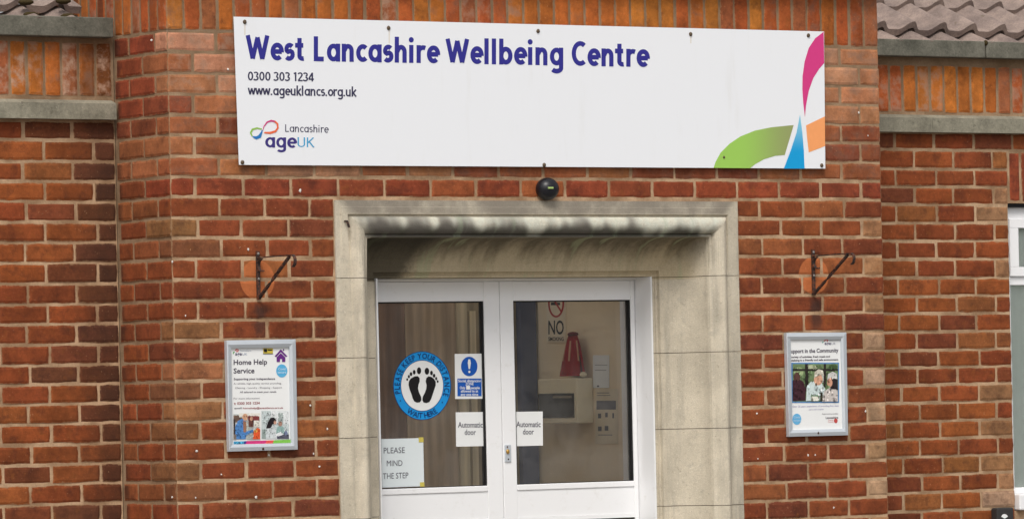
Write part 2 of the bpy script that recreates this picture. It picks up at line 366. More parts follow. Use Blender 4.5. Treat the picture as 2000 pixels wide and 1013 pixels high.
def stext(mb, s, x0, x1, yb, cap, P3, wt=.17, yb1=None, mi=0, track=0.0):
    "stroke lettering; P3(px, py, lift) -> point; strokes are laid a hair above one another"
    G = GL(wt); yb1 = yb if yb1 is None else yb1
    tot = sum(G[c][0]+track for c in s); pen = 0.0
    for c in s:
        adv, sts = G[c]
        for k, q in enumerate(sts):
            if q == 'dot': v = [(.06+wt/2+wt*.58*math.cos(6.283*z/16), .93+wt*.58*math.sin(6.283*z/16)) for z in range(16)]; f = [tuple(range(16))]
            else: v, f = ribbon(q, wt)
            out = []
            for x, y in v:
                t = (pen+x)/tot; out.append(P3(x0+t*(x1-x0), yb+t*(yb1-yb)-cap*y, .0004*k))
            mb.add(out, f, mi)
        pen += adv+track
def onwall(Y): return lambda x, y: pt(x, y, Y)
def onwall3(Y): return lambda x, y, l: pt(x, y, Y-l)

# ------------------------------------------------------------------ ground
g = MB(); g.add([(-600, -900, 0), (900, -900, 0), (900, 600, 0), (-600, 600, 0)], [(0, 1, 2, 3)])
o = g.build('ground', plain("grey_paving", C(128, 124, 118), .9, .2, .12, 3)); o['kind'] = 'structure'

# ------------------------------------------------------------------ the building
BLD = thing('brick_building', "red brick building with a projecting porch, stone door surround and lower tiled wings", 'building', (1.88, .3, 0))
D = 0.468; WP = 3.776                                    # wings stand back by D; porch width
ZREL = [0.0106,-.0803,-.1692,-.2569,-.3463,-.4315,-.522,-.6073,-.6933,-.7812,-.8665,-.954,-1.0437,-1.1304,-1.2145,-1.3015,-1.3886,-1.471,-1.5545,-1.6397,-1.7264,-1.8115,-1.896,-1.9824,-2.0672,-2.1545]
while ZREL[-1] > -3.15: ZREL.append(max(ZREL[-1]-.0864, -3.16))
ZK = [z+ZS for z in ZREL]
SL, SR, ST = .807, 2.946, ZS-.704                        # outer outline of the stone surround
V = Vector
def jit(c, a=.1, lum=None):
    l = 1+random.uniform(-a, a) if lum is None else lum
    return tuple(max(0, min(1, q*l*(1+random.uniform(-.05, .05)))) for q in c[:3])
P_MAIN = [C(144, 72, 42)]*7+[C(150, 76, 44)]*5+[C(136, 66, 40)]*5+[C(124, 62, 42)]*2+[C(148, 84, 50)]*2+[C(164, 94, 56)]
P_TOP = [C(186, 122, 86)]*4+[C(194, 136, 104)]*4+[C(168, 98, 66)]*3+[C(142, 78, 54)]*2
P_MID = [C(162, 94, 60)]*4+[C(176, 108, 70)]*2+[C(140, 72, 48)]*4
P_WING = [C(150, 76, 40)]*5+[C(158, 84, 44)]*3+[C(140, 68, 38)]*4+[C(128, 66, 42)]*2+[C(154, 92, 52)]*2
P_RED = [C(146, 68, 44)]*4+[C(138, 64, 42)]*3+[C(160, 86, 52)]
P_SOLD = [C(188, 102, 46)]*5+[C(194, 112, 48)]*4+[C(180, 88, 46)]*4+[C(172, 98, 62)]*3
P_BUFF = [C(180, 138, 102), C(168, 124, 88), C(184, 146, 116), C(156, 112, 76)]
P_DARK = [C(128, 70, 44), C(122, 68, 42), C(112, 64, 44)]
class Bricks:
    def __init__(s): s.v = []; s.f = []; s.mi = []; s.col = []; s.edge = []; s.eff = []; s.rnd = []
    def add(s, verts, faces, mi, col, edge, eff, rnd):
        k = len(s.v); s.v += verts; s.f += [tuple(i+k for i in q) for q in faces]; s.mi += [mi]*len(faces)
        s.col += [(*col[:3], 1)]*len(verts); s.edge += edge; s.eff += [eff]*len(verts); s.rnd += [rnd]*len(verts)
    def brick(s, O, A, N, a0, a1, z0, z1, col, eff=0.0, depth=.022, rough=1.0):
        n = random.uniform(-.002, .0015); j = lambda q=.0014*rough: random.uniform(-q, q)
        O = V(O); A = V(A); N = V(N)
        def at(a, z, q): return O+A*a+V((0, 0, z))+N*q
        e = .012; c = [(a0+j(), z0+j()), (a1+j(), z0+j()), (a1+j(), z1+j()), (a0+j(), z1+j())]
        # outer ring with mid points so that arrises wander
        ring = []
        for i in range(4):
            p, q = c[i], c[(i+1) % 4]; L = math.dist(p, q); m = 4 if L > .15 else 2
            for t in range(m):
                w = t/m; x = p[0]+(q[0]-p[0])*w; z = p[1]+(q[1]-p[1])*w
                if t: x += j(); z += j(.0026*rough)
                else: cr = random.uniform(.0002, .0038); x += cr*(1 if i in (0, 3) else -1); z += cr*.8*(1 if i < 2 else -1)
                ring.append((x, z))
        ca, cz = (a0+a1)/2, (z0+z1)/2; inn = []
        for x, z in ring:
            ix = min(max(x, a0+e), a1-e); iz = min(max(z, z0+e), z1-e); inn.append((ix, iz))
        K = len(ring); verts = [at(x, z, n-.0035) for x, z in ring]+[at(x, z, n) for x, z in inn]+[at(x, z, -depth) for x, z in ring]
        faces = [tuple(range(K, 2*K))]
        for i in range(K):
            h = (i+1) % K
            faces.append((i, h, K+h, K+i)); faces.append((2*K+i, 2*K+h, h, i))
        # remove degenerate
        s.add(verts, faces, 0, col, [0.0]*K+[1.0]*K+[0.0]*K, eff, (random.uniform(0, 90), random.uniform(0, 90), random.uniform(0, 90)))
    def mort(s, O, A, N, a0, a1, z0, z1, q=-.0042):
        O = V(O); A = V(A); N = V(N)
        s.add([O+A*a+V((0, 0, z))+N*q for a, z in ((a0, z0), (a1, z0), (a1, z1), (a0, z1))], [(0, 1, 2, 3)], 1, (1, 1, 1), [1.0]*4, 0, (0, 0, 0))
    def spot(s, P, N, r):
        P = V(P); k = random.randint(5, 7); a0 = random.random()*6
        s.add([P+V(N)*.004]+[P+V((math.cos(a0+6.283*i/k)*r*random.uniform(.6, 1.2), 0, math.sin(a0+6.283*i/k)*r*random.uniform(.6, 1.4)))+V(N)*.0015 for i in range(k)],
              [(0, 1+i, 1+(i+1) % k) for i in range(k)], 2, (1, 1, 1), [1.0]*(k+1), 0, (0, 0, 0))
    def build(s, name, parent):
        o = mesh(name, s.v, s.f, [BRICK, MORTAR, plain("white_filler", C(225, 220, 212), .9)], parent, s.mi); me = o.data
        a = me.attributes.new('col', 'FLOAT_COLOR', 'POINT'); a.data.foreach_set('color', [x for c in s.col for x in c])
        a = me.attributes.new('edge', 'FLOAT', 'POINT'); a.data.foreach_set('value', s.edge)
        a = me.attributes.new('eff', 'FLOAT', 'POINT'); a.data.foreach_set('value', s.eff)
        a = me.attributes.new('rnd', 'FLOAT_VECTOR', 'POINT'); a.data.foreach_set('vector', [x for c in s.rnd for x in c])
        return o
JV, JH = .0105, .009
def row(B, O, A, N, z1, z0, joints, pick, hj=JH):
    "bricks between consecutive joint centres, ends flush"
    for i in range(len(joints)-1):
        a0 = joints[i]+(hj/2 if i else 0); a1 = joints[i+1]-(hj/2 if i < len(joints)-2 else 0)
        if a1-a0 < .018: continue
        c, e = pick(i, len(joints)-1, (a0+a1)/2); B.brick(O, A, N, a0, a1, z0+JV/2, z1-JV/2, c, e)
FO, FA, FN = V((0, 0, 0)), V((1, 0, 0)), V((0, -1, 0))
corner_col = {}
# --- porch front
B = Bricks()
for k in range(len(ZK)-1):
    z1, z0 = ZK[k], ZK[k+1]; odd = k % 2
    def pick(i, n, a, k=k, odd=odd):
        if k < 3: pal = P_TOP
        elif k < 7: pal = P_MID if a < .5 or a > 1.6 else P_TOP
        elif k == 7: pal = P_RED
        else: pal = P_MAIN
        c = jit(random.choice(pal), .09); e = .45 if k < 3 else .12 if k < 7 else 0
        if k < 4 and a > 3.4: c = jit(random.choice(P_TOP[:8])); e = .3
        if a > 3.66 and odd and k > 7: c = jit(random.choice(P_BUFF), .08)
        if a < .125 and k > 8 and random.random() < .45: c = jit(random.choice([C(148, 98, 64), C(140, 88, 58), C(168, 110, 72)]), .1)
        if a < .3 and i == 0: corner_col[k] = c
        return c, e
    full = ([.003, .123]+[.123+.2358*i for i in range(1, 15)]+[3.66, WP]) if odd else ([.003, .24]+[.24+.2364*i for i in range(1, 14)]+[3.55, WP])
    if z0 > ST-.02: row(B, FO, FA, FN, z1, z0, full, pick)
    else:
        lj = [.003, .126, .35, .575, SL-.004] if odd else [.003, .24, .464, .689, SL-.004]
        rj = [SR+.004, 3.19, 3.425, 3.66, WP] if odd else [SR+.004, 3.08, 3.315, 3.55, WP]
        lj = [lj[0]]+[q+random.uniform(-.008, .008) for q in lj[1:-1]]+[lj[-1]]; rj = [rj[0]]+[q+random.uniform(-.008, .008) for q in rj[1:-1]]+[rj[-1]]
        row(B, FO, FA, FN, z1, z0, lj, pick); row(B, FO, FA, FN, z1, z0, rj, pick)
B.mort(FO, FA, FN, .004, WP-.004, ST, ZK[0]); B.mort(FO, FA, FN, .004, SL+.02, 0, ST); B.mort(FO, FA, FN, SR-.02, WP-.004, 0, ST)
for x, y in ((384, 880), (382, 971), (336, 970), (606, 791), (612, 885), (624, 910), (500, 970), (432, 926), (639, 837), (1478, 807), (1480, 895), (1578, 888), (1592, 888), (1628, 990), (1690, 802), (485, 487), (362, 616), (336, 511), (296, 79), (445, 136), (1695, 265), (1677, 220), (586, 372), (525, 888)):
    B.spot(pt(x, y), FN, random.uniform(.0035, .0075))
B.build('porch_wall', BLD)
# --- soldier course on the porch
B = Bricks(); zs0, zs1 = ZK[0]+.005, ZK[0]+.24; a = 0.003; npk = 46; pw = (WP-.003)/npk
for i in range(npk):
    B.brick(FO, FA, FN, .003+i*pw+(0 if i == 0 else .005), .003+(i+1)*pw-(0 if i == npk-1 else .005), zs0, zs1, jit(random.choice(P_SOLD), .1), random.choice((0, 0, .15, .4, .7)) if 8 < i < 26 else random.choice((0, 0, 0, .15)))
B.mort(FO, FA, FN, .004, WP-.004, ZK[0]+.0002, zs1+.02)
RO, RA, RN = V((0, 0, 0)), V((0, 1, 0)), V((-1, 0, 0))
pw = .0765
for i in range(14):
    a0, a1 = .004+i*pw+(0 if i == 0 else .005), .004+(i+1)*pw-.005
    B.brick(RO, RA, RN, a0, a1, zs0, zs1, jit(random.choice(P_SOLD), .1), random.choice((0, .1, .4)))
B.mort(RO, RA, RN, .006, 1.2, ZK[0]-.01, zs1+.02)
B.build('soldier_course', BLD)
# --- porch return (left side), running on above the wing roof
B = Bricks()
for k in range(len(ZK)-1):
    z1, z0 = ZK[k], ZK[k+1]; odd = k % 2
    def pick(i, n, a, k=k):
        if i == 0 and k in corner_col: return corner_col[k], 0
        pal = P_MID if k < 7 else P_MAIN
        if k < 4: pal = P_RED+P_DARK[:1]
        return jit(random.choice(pal), .12), 0
    j = [.004, .113, .338, D-.004] if not odd else [.004, .223, .45, D-.004]
    row(B, RO, RA, RN, z1, z0, j, pick, .006)
B.mort(RO, RA, RN, .006, 1.2, 0, ZK[0]-.01, -.005)
for (x, y) in ((225, 62), (286, 80), (292, 285), (238, 287)):
    pass
B.build('porch_side_wall', BLD)
B = Bricks(); LO = V((WP, 0, 0)); LN = V((1, 0, 0))                # hidden right return
for k in range(len(ZK)-1): row(B, LO, RA, LN, ZK[k], ZK[k+1], [.004, .113, .338, D] if k % 2 else [.004, .223, .45, D], lambda i, n, a: (jit(random.choice(P_MAIN)), 0))
B.mort(LO, RA, LN, .006, 1.2, 0, zs1+.02, -.005)
B.build('porch_side_wall', BLD)
# --- coping on the porch parapet
c = MB(); c.box(-.05, WP+.05, -.06, .25, zs1+.016, zs1+.09, .006); c.build('coping', GUTTER, BLD)
# --- wings
zb = ZS
def wing(u0, u1, left):
    B = Bricks(); O = V((0, D, 0)); win = (4.93, 6.15, ZS-2.17, ZS-.69)
    for k in range(4, len(ZK)-1):
        z1, z0 = ZK[k], ZK[k+1]; odd = k % 2
        if left:
            js = [-.004-(.098 if odd else .20)-.2405*i for i in range(14)]; js = [q+random.uniform(-.008, .008) for q in js if q > u0+.05]
            js = [u0]+sorted(js)+[-.004]
            segs = [js]
        else:
            st = 4.335 if odd else 4.226; js = [st+.238*i+random.uniform(-.007, .007) for i in range(-3, 10)]
            js = [q for q in js if u0+.05 < q < u1-.05]; segs = [[u0]+js+[u1]]
            if z0 < ZS-.445 and z1 > win[2]:
                segs = [[u0]+[q for q in js if q < 4.90-.05]+[4.905], [6.16]+[q for q in js if q > 6.21]+[u1]]
        for sg in segs:
            def pick(i, n, a, k=k):
                c = jit(random.choice(P_WING), .1)
                if left and a > -.16 and random.random() < .6: c = jit(random.choice(P_DARK), .1)
                if left and -.4 < a <= -.16 and random.random() < .15: c = jit(random.choice(P_DARK))
                if not left and 4.78 < a < 4.9 and random.random() < .6: c = jit(random.choice(P_BUFF[1:]), .08)
                if k == 4: c = tuple(q*.9 for q in c)
                return c, 0
            row(B, O, FA, FN, z1, z0, sg, pick)
    zt = ZK[4]
    if left: B.mort(O, FA, FN, u0, -.001, 0, ZS+.02)
    else:
        B.mort(O, FA, FN, u0, 4.903, 0, ZS+.02); B.mort(O, FA, FN, 6.162, u1, 0, ZS+.02)
        B.mort(O, FA, FN, 4.903, 6.162, ZS-.685, ZS+.02); B.mort(O, FA, FN, 4.903, 6.162, 0, win[2])
        for i in range(16):                                          # soldier lintel over the window
            B.brick(O, FA, FN, 4.91+.078*i+.005, 4.91+.078*(i+1)-.005, ZS-.675, ZS-.44, jit(random.choice(P_RED)), 0)
        # brick reveal of the window
        RR = V((4.905, D, 0)); 
        for k in range(8, len(ZK)-1):
            if ZK[k+1] < win[2]: break
            B.brick(RR, RA, V((1, 0, 0)), .004, .09, ZK[k+1]+JV/2, ZK[k]-JV/2, jit(random.choice(P_WING)), 0)
        B.mort(RR, RA, V((1, 0, 0)), .004, .1, win[2], win[3], -.004)
    # soldier band under the gutter
    a = -.008 if left else WP+.006
    while (a > u0 if left else a < u1):
        b = a-.0826 if left else a+.0826; x0, x1 = min(a, b), max(a, b)
        z0s, z1s = (ZS-.240, ZS-.012) if left else (ZS-.251, ZS-.028)
        B.brick(O, FA, FN, x0+.005, x1-.005, z0s, z1s, jit(random.choice(P_SOLD), .08), random.choice((.2, .5, .9, .9)) if left else random.choice((0, 0, .1, .5)))
        a = b
    o = B.build('wing_wall', BLD)
    # stone band and gutter
    m = MB(); x0, x1 = (u0, -.014) if left else (WP+.004, u1); z0s, z1s = (ZS-.342, ZS-.262) if left else (ZS-.349, ZS-.268)
    segl = [x0, x1] if left else [x0, 4.42, x1]
    for i in range(len(segl)-1):
        a, b = segl[i]+(.002 if i else 0), segl[i+1]
        m.hexa([(a, D-.04, z0s), (b, D-.04, z0s), (b, D-.04, z1s-.012), (a, D-.04, z1s-.012)], [(a, D+.02, z0s), (b, D+.02, z0s), (b, D+.02, z1s+.010), (a, D+.02, z1s+.010)])
    m.build('stone_band', BAND, BLD)
    m = MB(); z0s, z1s = (ZS+.008, ZS+.093) if left else (ZS+.010, ZS+.090); x1 = -.03 if left else u1
    cuts = [x0, x1] if left else [x0, 4.735, x1]
    for i in range(len(cuts)-1):
        a, b = cuts[i]+(.008 if i else 0), cuts[i+1]
        m.box(a, b, D-.06, D-.03, z0s, z1s, .004); m.box(a, b, D-.0298, D+.15, z0s, z0s+.03)
    m.box(u0 if left else WP+.004, x1, D+.151, D+.18, z0s, z1s-.01)
    m.build('gutter', GUTTER, BLD)
    # pantile roof: rows of S shaped tiles with thick front edges
    m = MB(); pitch = .1835; pa = rad(28); gauge = .285
    def prof(u):
        t = ((u-(4.415 if not left else -.20))/pitch) % 1.0           # crest at 0, sharp drop after it, broad pan, rise
        if t < .22: q = .5+.5*math.cos(math.pi*t/.22)
        elif t < .50: q = 0.0
        else: q = .5-.5*math.cos(math.pi*(t-.5)/.5)
        return .043*q
    ua, ub = (u0, -.10) if left else (WP+.02, u1)
    n = int((ub-ua)/.009)
    for r in range(-1, 10):
        s0 = .132 if r == -1 else 0.0
        y0 = D+.11+r*gauge*math.cos(pa); zz = ZS+.118+r*gauge*math.sin(pa)
        zz -= .030 if r == -1 else 0; ln = gauge+.05; th = .016; lift = .02
        vs = []
        for i in range(n+1):
            u = ua+(ub-ua)*i/n; h = prof(u)+mnoise.noise(V((u*9, r*3.1, 0)))*.003
            for (s_, q) in ((s0, lift+th), (ln, th*.4), (s0, lift-.017), (ln, -.02)):
                vs.append((u, y0+s_*math.cos(pa)-(q+h)*math.sin(pa), zz+s_*math.sin(pa)+(q+h)*math.cos(pa)))
        fs = []
        for i in range(n):
            k = 4*i
            fs += [(k, k+4, k+5, k+1), (k+2, k, k+4, k+6)[::-1] if False else (k+2, k+6, k+4, k), (k+3, k+7, k+6, k+2)]
        m.add(vs, fs)
    m.build('roof', TILE, BLD)
wing(-3.2, -.004, True); wing(WP+.004, 7.6, False)
# moss pads and a rusty stain on the gutters are left by years of rain
moss = plain("dark_moss", C(66, 56, 36), 1.0, .1, .3, 60)
for x, y, r in ((64, 27, .03), (137, 30, .03), (55, 2, .03), (128, 0, .03)):
    p = pt(x, y, D+.0); m = MB(); m.ball(p+V((0, .02, -.004)), (r*1.2, .03, .014), 10); m.build('moss_pad', moss, BLD, True)
m = MB(); p = pt(1926, 84, D-.06); m.ball(p+V((0, .004, 0)), (.012, .012, .014), 8); m.build('moss_pad', moss, BLD, True)

# ------------------------------------------------------------------ stone door surround
prof = [(.0, .012), (.0, -.006), (.028, -.008), (.030, -.012), (.060, -.013), (.064, -.002), (.070, -.002)]
for i in range(13):
    a = math.pi*i/12; prof.append((.071+.0375*(1-math.cos(a)), -.004-.030*math.sin(a)))
prof += [(.148, .004), (.150, -.004), (.160, -.004), (.161, .012)]
for i in range(13):
    a = math.pi/2*i/12; prof.append((.163+.143*(1-math.cos(a)), .014+.176*math.sin(a)))
prof += [(.3065, .208), (.3075, .2095), (.317, .210), (.3175, .216), (.330, .217), (.330, .40)]
profj = []
for t, y in prof:                                        # the jambs are worn smooth: same points, softer steps
    if t < .001: q = (t, y if y > 0 else -.004)
    elif t < .071: q = (t, -.006-.004*math.sin(math.pi*t/.071*.5))
    elif t <= .1465: q = (t, -.010-.034*math.sin(math.pi*(t-.071)/.0755))
    elif t < .1605: q = (t, -.008+.9*(t-.147))
    elif t < .162: q = (t, .010)
    else: q = (t, y)
    profj.append(q)
zj = [ZS-1.04, ZS-1.384, ZS-1.729, ZS-2.078, ZS-2.42, ZS-2.76, 0.0]
def sweep(rings, name, parent):
    m = MB(); n = len(prof); v = [p for r in rings for p in r]; f = []
    for i in range(len(rings)-1):
        for j in range(n-1): f.append((i*n+j, (i+1)*n+j, (i+1)*n+j+1, i*n+j+1))
    f += [tuple(range(n)), tuple(range(n*(len(rings)-1), n*len(rings)))[::-1]]
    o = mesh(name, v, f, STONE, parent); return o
JG = .0014
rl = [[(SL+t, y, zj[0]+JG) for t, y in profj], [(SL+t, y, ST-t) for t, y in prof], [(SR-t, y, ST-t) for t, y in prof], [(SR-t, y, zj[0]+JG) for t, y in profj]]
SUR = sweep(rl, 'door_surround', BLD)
for i in range(len(zj)-1):
    sweep([[(SL+t, y, zj[i+1]+JG) for t, y in profj], [(SL+t, y, zj[i]-JG) for t, y in profj]], 'jamb_block', SUR)
    sweep([[(SR-t, y, zj[i]-JG) for t, y in profj], [(SR-t, y, zj[i+1]+JG) for t, y in profj]], 'jamb_block', SUR)
p = pt(678, 437, -.03); m = MB(); m.bar([p+V((0, .02, .012)), p+V((0, 0, .012)), p+V((.003, -.004, 0)), p+V((.008, -.002, -.016))], .008, .007, (1, 0, 0)); m.build('rusty_pin', BLACKM, SUR)
# dark mortar behind the joints and the bedding line above the lintel
jm = plain("dirty_joint", C(92, 80, 64), .95, .1, .2, 30)
prof2 = [(t, y+.008) if t < .155 else ((t-.0035 if t < .3 else t-.001), y+.005) for t, y in profj if t > .02]
n = len(prof2)
for sgn, X0 in ((1, SL), (-1, SR)):
    m = MB(); v = [(X0+sgn*t, y, 0.0) for t, y in prof2]+[(X0+sgn*t, y, ST-.33) for t, y in prof2]
    f = [(j, n+j, n+j+1, j+1) if sgn > 0 else (j+1, n+j+1, n+j, j) for j in range(n-1)]; m.add(v, f); m.build('joint_mortar', jm, SUR)

# ------------------------------------------------------------------ doors
YD = .335; OL, OR_ = SL+.333, SR-.333; ZT = ZS-1.036; ZF = .13
fr = MB()
fr.box(OL, OL+.008, .21, .40, ZF, ZT, 0); fr.box(OR_-.008, OR_, .21, .40, ZF, ZT, 0); fr.box(OL+.0082, OR_-.0082, .325, .40, ZT-.012, ZT, 0)
fr.build('door_frame', WHITE, BLD)
zg1, zg0 = ZS-1.137, ZS-1.961
def leaf(u0, u1, gu0, gu1, right):
    m = MB(); z0 = ZF+.012; z1 = ZT-.013; b = .003; zp = ZS-2.127; zq = ZF+.11
    m.box(u0, gu0, YD, YD+.045, z0, z1, b); m.box(gu1, u1, YD, YD+.045, z0, z1, b)                 # stiles
    m.box(gu0+.0003, gu1-.0003, YD+.0005, YD+.044, zg1, z1-.0003, b); m.box(gu0+.0003, gu1-.0003, YD+.0005, YD+.044, z0, zq, b)
    m.box(gu0+.0003, gu1-.0003, YD-.002, YD+.044, zg0-.026, zg0, b)                               # glazing bead rail
    m.box(gu0+.0003, gu1-.0003, YD+.003, YD+.04, zp+.018, zg0-.0264, .001); m.box(gu0+.0003, gu1-.0003, YD-.001, YD+.044, zp, zp+.0176, .001)
    o = m.build('door', WHITE, BLD)
    k = MB(); w = .006
    for (a0, a1, c0, c1) in ((gu0, gu1, zg1-w, zg1), (gu0, gu0+w, zg0, zg1-w), (gu1-w*1.6, gu1, zg0, zg1-w), (gu0+w, gu1-w*1.6, zg0, zg0+.003), (gu0, gu1, zp-w, zp)): k.box(a0+.0005, a1-.0005, YD+.006, YD+.03, c0, c1)
    k.build('gasket', GASKET, o)
    for c0, c1 in ((zg0, zg1), (zq, zp)):
        p_ = MB(); p_.add([(gu0, YD+.018, c0), (gu1, YD+.018, c0), (gu1, YD+.018, c1), (gu0, YD+.018, c1)], [(0, 1, 2, 3)]); p_.build('glass_pane', GLASS, o)
    return o
UC = 1.866
DL = leaf(OL+.012, UC-.0015, OL+.085, UC-.084, False); DR = leaf(UC+.0015, OR_-.011, UC+.074, OR_-.034, True)
DL['label'] = "left glazed white door leaf"; DR['label'] = "right glazed white door leaf with the lock"
lk = MB(); A_, B_ = pt(986, 868, YD-.004), pt(998.5, 901, YD-.004); lk.box(A_.x, B_.x, YD-.006, YD+.002, B_.z, A_.z, .002); LK = lk.build('lock', ALU, DR)
lk = MB(); q = pt(992, 881, YD-.008); lk.ball(q, (.009, .006, .011), 12); lk.build('key_cylinder', plain("brass", C(190, 150, 80), .35, .5, .1, 50, .7), LK, True)
for x, y in ((991, 872), (993, 896)): lk = MB(); lk.ball(pt(x, y, YD-.006), (.004, .003, .004), 8); lk.build('lock_screw', BLACKM, LK, True)
st = MB(); st.box(SL+.2, SR-.2, -.32, .42, .0, ZF, .01); st.build('door_step', BAND, BLD)

# ------------------------------------------------------------------ lobby behind the doors
US, YB = 2.70, pu(1040, 700, 2.70).y
cream = plain("cream_wall", C(232, 212, 180), .8, .2, .05, 5); ceilm = plain("white_ceiling", C(235, 232, 225), .9)
lb = MB(); ZC = ZS-.78; UL = .2
lb.box(US, US+.1, .43, YB+.1, ZF, ZC); lb.box(UL-.1, UL, .43, YB+.1, ZF, ZC); lb.box(UL, US, .43, .50, ZC, ZC+.05, 0, 1); lb.box(UL, US, YB-.05, YB+.1, ZC, ZC+.05, 0, 1); lb.box(UL, .6, .5002, YB-.0502, ZC, ZC+.05, 0, 1); lb.box(2.5, US, .5002, YB-.0502, ZC, ZC+.05, 0, 1); lb.box(UL, US, YB, YB+.1, ZF, ZC, 0, 0)
lb.box(UL, US, .425, YB+.1, ZF-.05, ZF-.001, 0, 2)
lb.box(UL, OL-.002, .41, .429, ZF, ZC); lb.box(OR_+.002, US+.1, .41, .429, ZF, ZC); lb.box(UL, US+.1, .402, .409, ZT+.001, ZC+.05)
lb.build('lobby_wall', [cream, ceilm, plain("beige_floor", C(190, 174, 150), .7, .3, .1, 10)], BLD)
opal = NT("added_opal_panel"); tl = opal.n('ShaderNodeBsdfTranslucent'); tl.inputs[0].default_value = (1, 1, .98, 1); opal.l(tl.outputs[0], opal.out.inputs[0])
m = MB(); m.add([(.6, .5, ZC+.06), (2.5, .5, ZC+.06), (2.5, YB-.05, ZC+.06), (.6, YB-.05, ZC+.06)], [(0, 1, 2, 3)]); m.build('added_daylight_panel', opal.m, BLD)  # unseen translucent panel, added to let daylight brighten the lobby
def wood_mat(name, a, b, sc=(9, 9, .8)):
    m = NT(name); mp = m.n('ShaderNodeMapping'); m.l(m.pos(), mp.inputs[0]); mp.inputs['Scale'].default_value = sc
    n1 = m.noise(mp.outputs[0], 1.6, 6, .65); w = m.n('ShaderNodeTexWave', wave_type='BANDS', bands_direction='X'); m.l(mp.outputs[0], w.inputs[0]); w.inputs['Scale'].default_value = .7; w.inputs['Distortion'].default_value = 7; w.inputs['Detail'].default_value = 4
    c = m.mix(m.ramp(n1, .3, .7), a, b); c = m.mul(c, m.ma('MULTIPLY_ADD', w.outputs[1], .22, .86)); return m.fin(c, .45, .4)
WD = wood_mat("inner_door_oak", C(198, 172, 142), C(160, 136, 110)); WD2 = wood_mat("dark_walnut", C(150, 116, 92), C(112, 84, 66)); NV = plain("navy_panel", C(78, 84, 110), .5, .4, .12, 12)
WD3 = wood_mat("pale_trim", C(226, 208, 172), C(200, 182, 150)); WD4 = wood_mat("grey_oak", C(168, 152, 122), C(140, 124, 100))
def ub(x): return pt(x, 750, YB).x
idr = MB()
for x0, x1, dep, mi in ((560, 786, .03, 0), (786.6, 885, .034, 1), (885.6, 904, .05, 2), (904.6, 942, .02, 3), (1005, 1036.5, .06, 4), (942.6, 1004.4, .03, 3)):
    idr.box(ub(x0), ub(x1), YB-dep, YB-.001, ZF, ZS-.9, .002, mi)
idr.box(ub(913), ub(925), YB-.032, YB-.0205, ZF+.1, ZS-1.16, .002, 2)
idr.build('inner_door', [WD2, WD, WD3, WD4, NV], BLD)
# white inner post of the sliding door with its slotted keep
q0, q1 = pt(1218, 640, .44), pt(1236, 640, .44)
po = MB(); po.box(q0.x, q1.x+.03, .432, .47, ZF, ZS-1.10, .003); PO = po.build('inner_post', WHITE, BLD)
po = MB(); a, b = pt(1223, 648, .431), pt(1228, 696, .431); po.box(a.x, b.x, .4305, .4315, b.z, a.z); po.build('strike_plate', plain("dark_steel", C(60, 66, 64), .5), PO)

# ------------------------------------------------------------------ things in the lobby
def onside(u): return lambda x, y: pu(x, y, u)
q = pu(1088, 668, US)
NS = thing('no_smoking_sign', "no smoking sign on the cream lobby wall behind the right door pane", 'sign', (US, q.y, q.z))
m = MB(); m.hexa([pu(1068, 668, US-.004), pu(1105, 668, US-.004), pu(1104, 545, US-.004), pu(1067, 545, US-.004)], [pu(x, y, US-.004)+V((.003, 0, 0)) for x, y in ((1068, 668), (1105, 668), (1104, 545), (1067, 545))]); m.build('sign_plate', plain("cream_plastic", C(232, 216, 190), .5), NS)
m = MB(); ring = arc(1086, 592, 14, 26, 0, 360, 28); v, f = ribbon(ring, 3.4); m.add([pu(x, y, US-.0052) for x, y in v], f); v, f = ribbon([(1076, 576), (1096, 608)], 3.4); m.add([pu(x, y, US-.0056) for x, y in v], f); m.build('prohibition_ring', plain("sign_red", C(176, 40, 34), .5), NS)
m = MB(); text(m, "NO", 1071, 1101, 652, 26, onside(US-.0052), .014); text(m, "SMOKING", 1071, 1101, 665, 7, onside(US-.0052), .02); m.build('lettering', BLKINK, NS)
m = MB(); v, f = ribbon([(1076, 593), (1094, 593)], 5); m.add([pu(x, y, US-.0048) for x, y in v], f); m.build('cigarette', BLKINK, NS)
# wall box
UB = US-.092
q = pu(1125, 830, UB)
WB = thing('wall_box', "cream wall mounted box with a dark screen behind the right door pane", 'appliance', (US, q.y, q.z))
a, b = pu(1126, 738, UB), pu(1126, 826, UB); far = pu(1050, 738, UB)
m = MB(); m.box(UB, US-.001, a.y, far.y, b.z, a.z, .006); m.build('casing', plain("cream_enamel", C(226, 212, 180), .45, .4), WB)
m = MB(); p0, p1 = pu(1120, 767, UB-.003), pu(1052, 816, UB-.003); m.box(UB-.003, UB+.004, p0.y, p1.y, p1.z, p0.z, .001); SCN = m.build('screen', plain("dark_screen", C(34, 30, 30), .25, .5), WB)
m = MB(); m.hexa([pu(x, y, UB-.005) for x, y in ((1080, 777), (1116, 777), (1116, 772), (1080, 772))], [pu(x, y, UB-.005)+V((.0035, 0, 0)) for x, y in ((1080, 777), (1116, 777), (1116, 772), (1080, 772))]); m.build('screen_strip', plain("grey_plastic", C(140, 128, 112), .5), SCN)
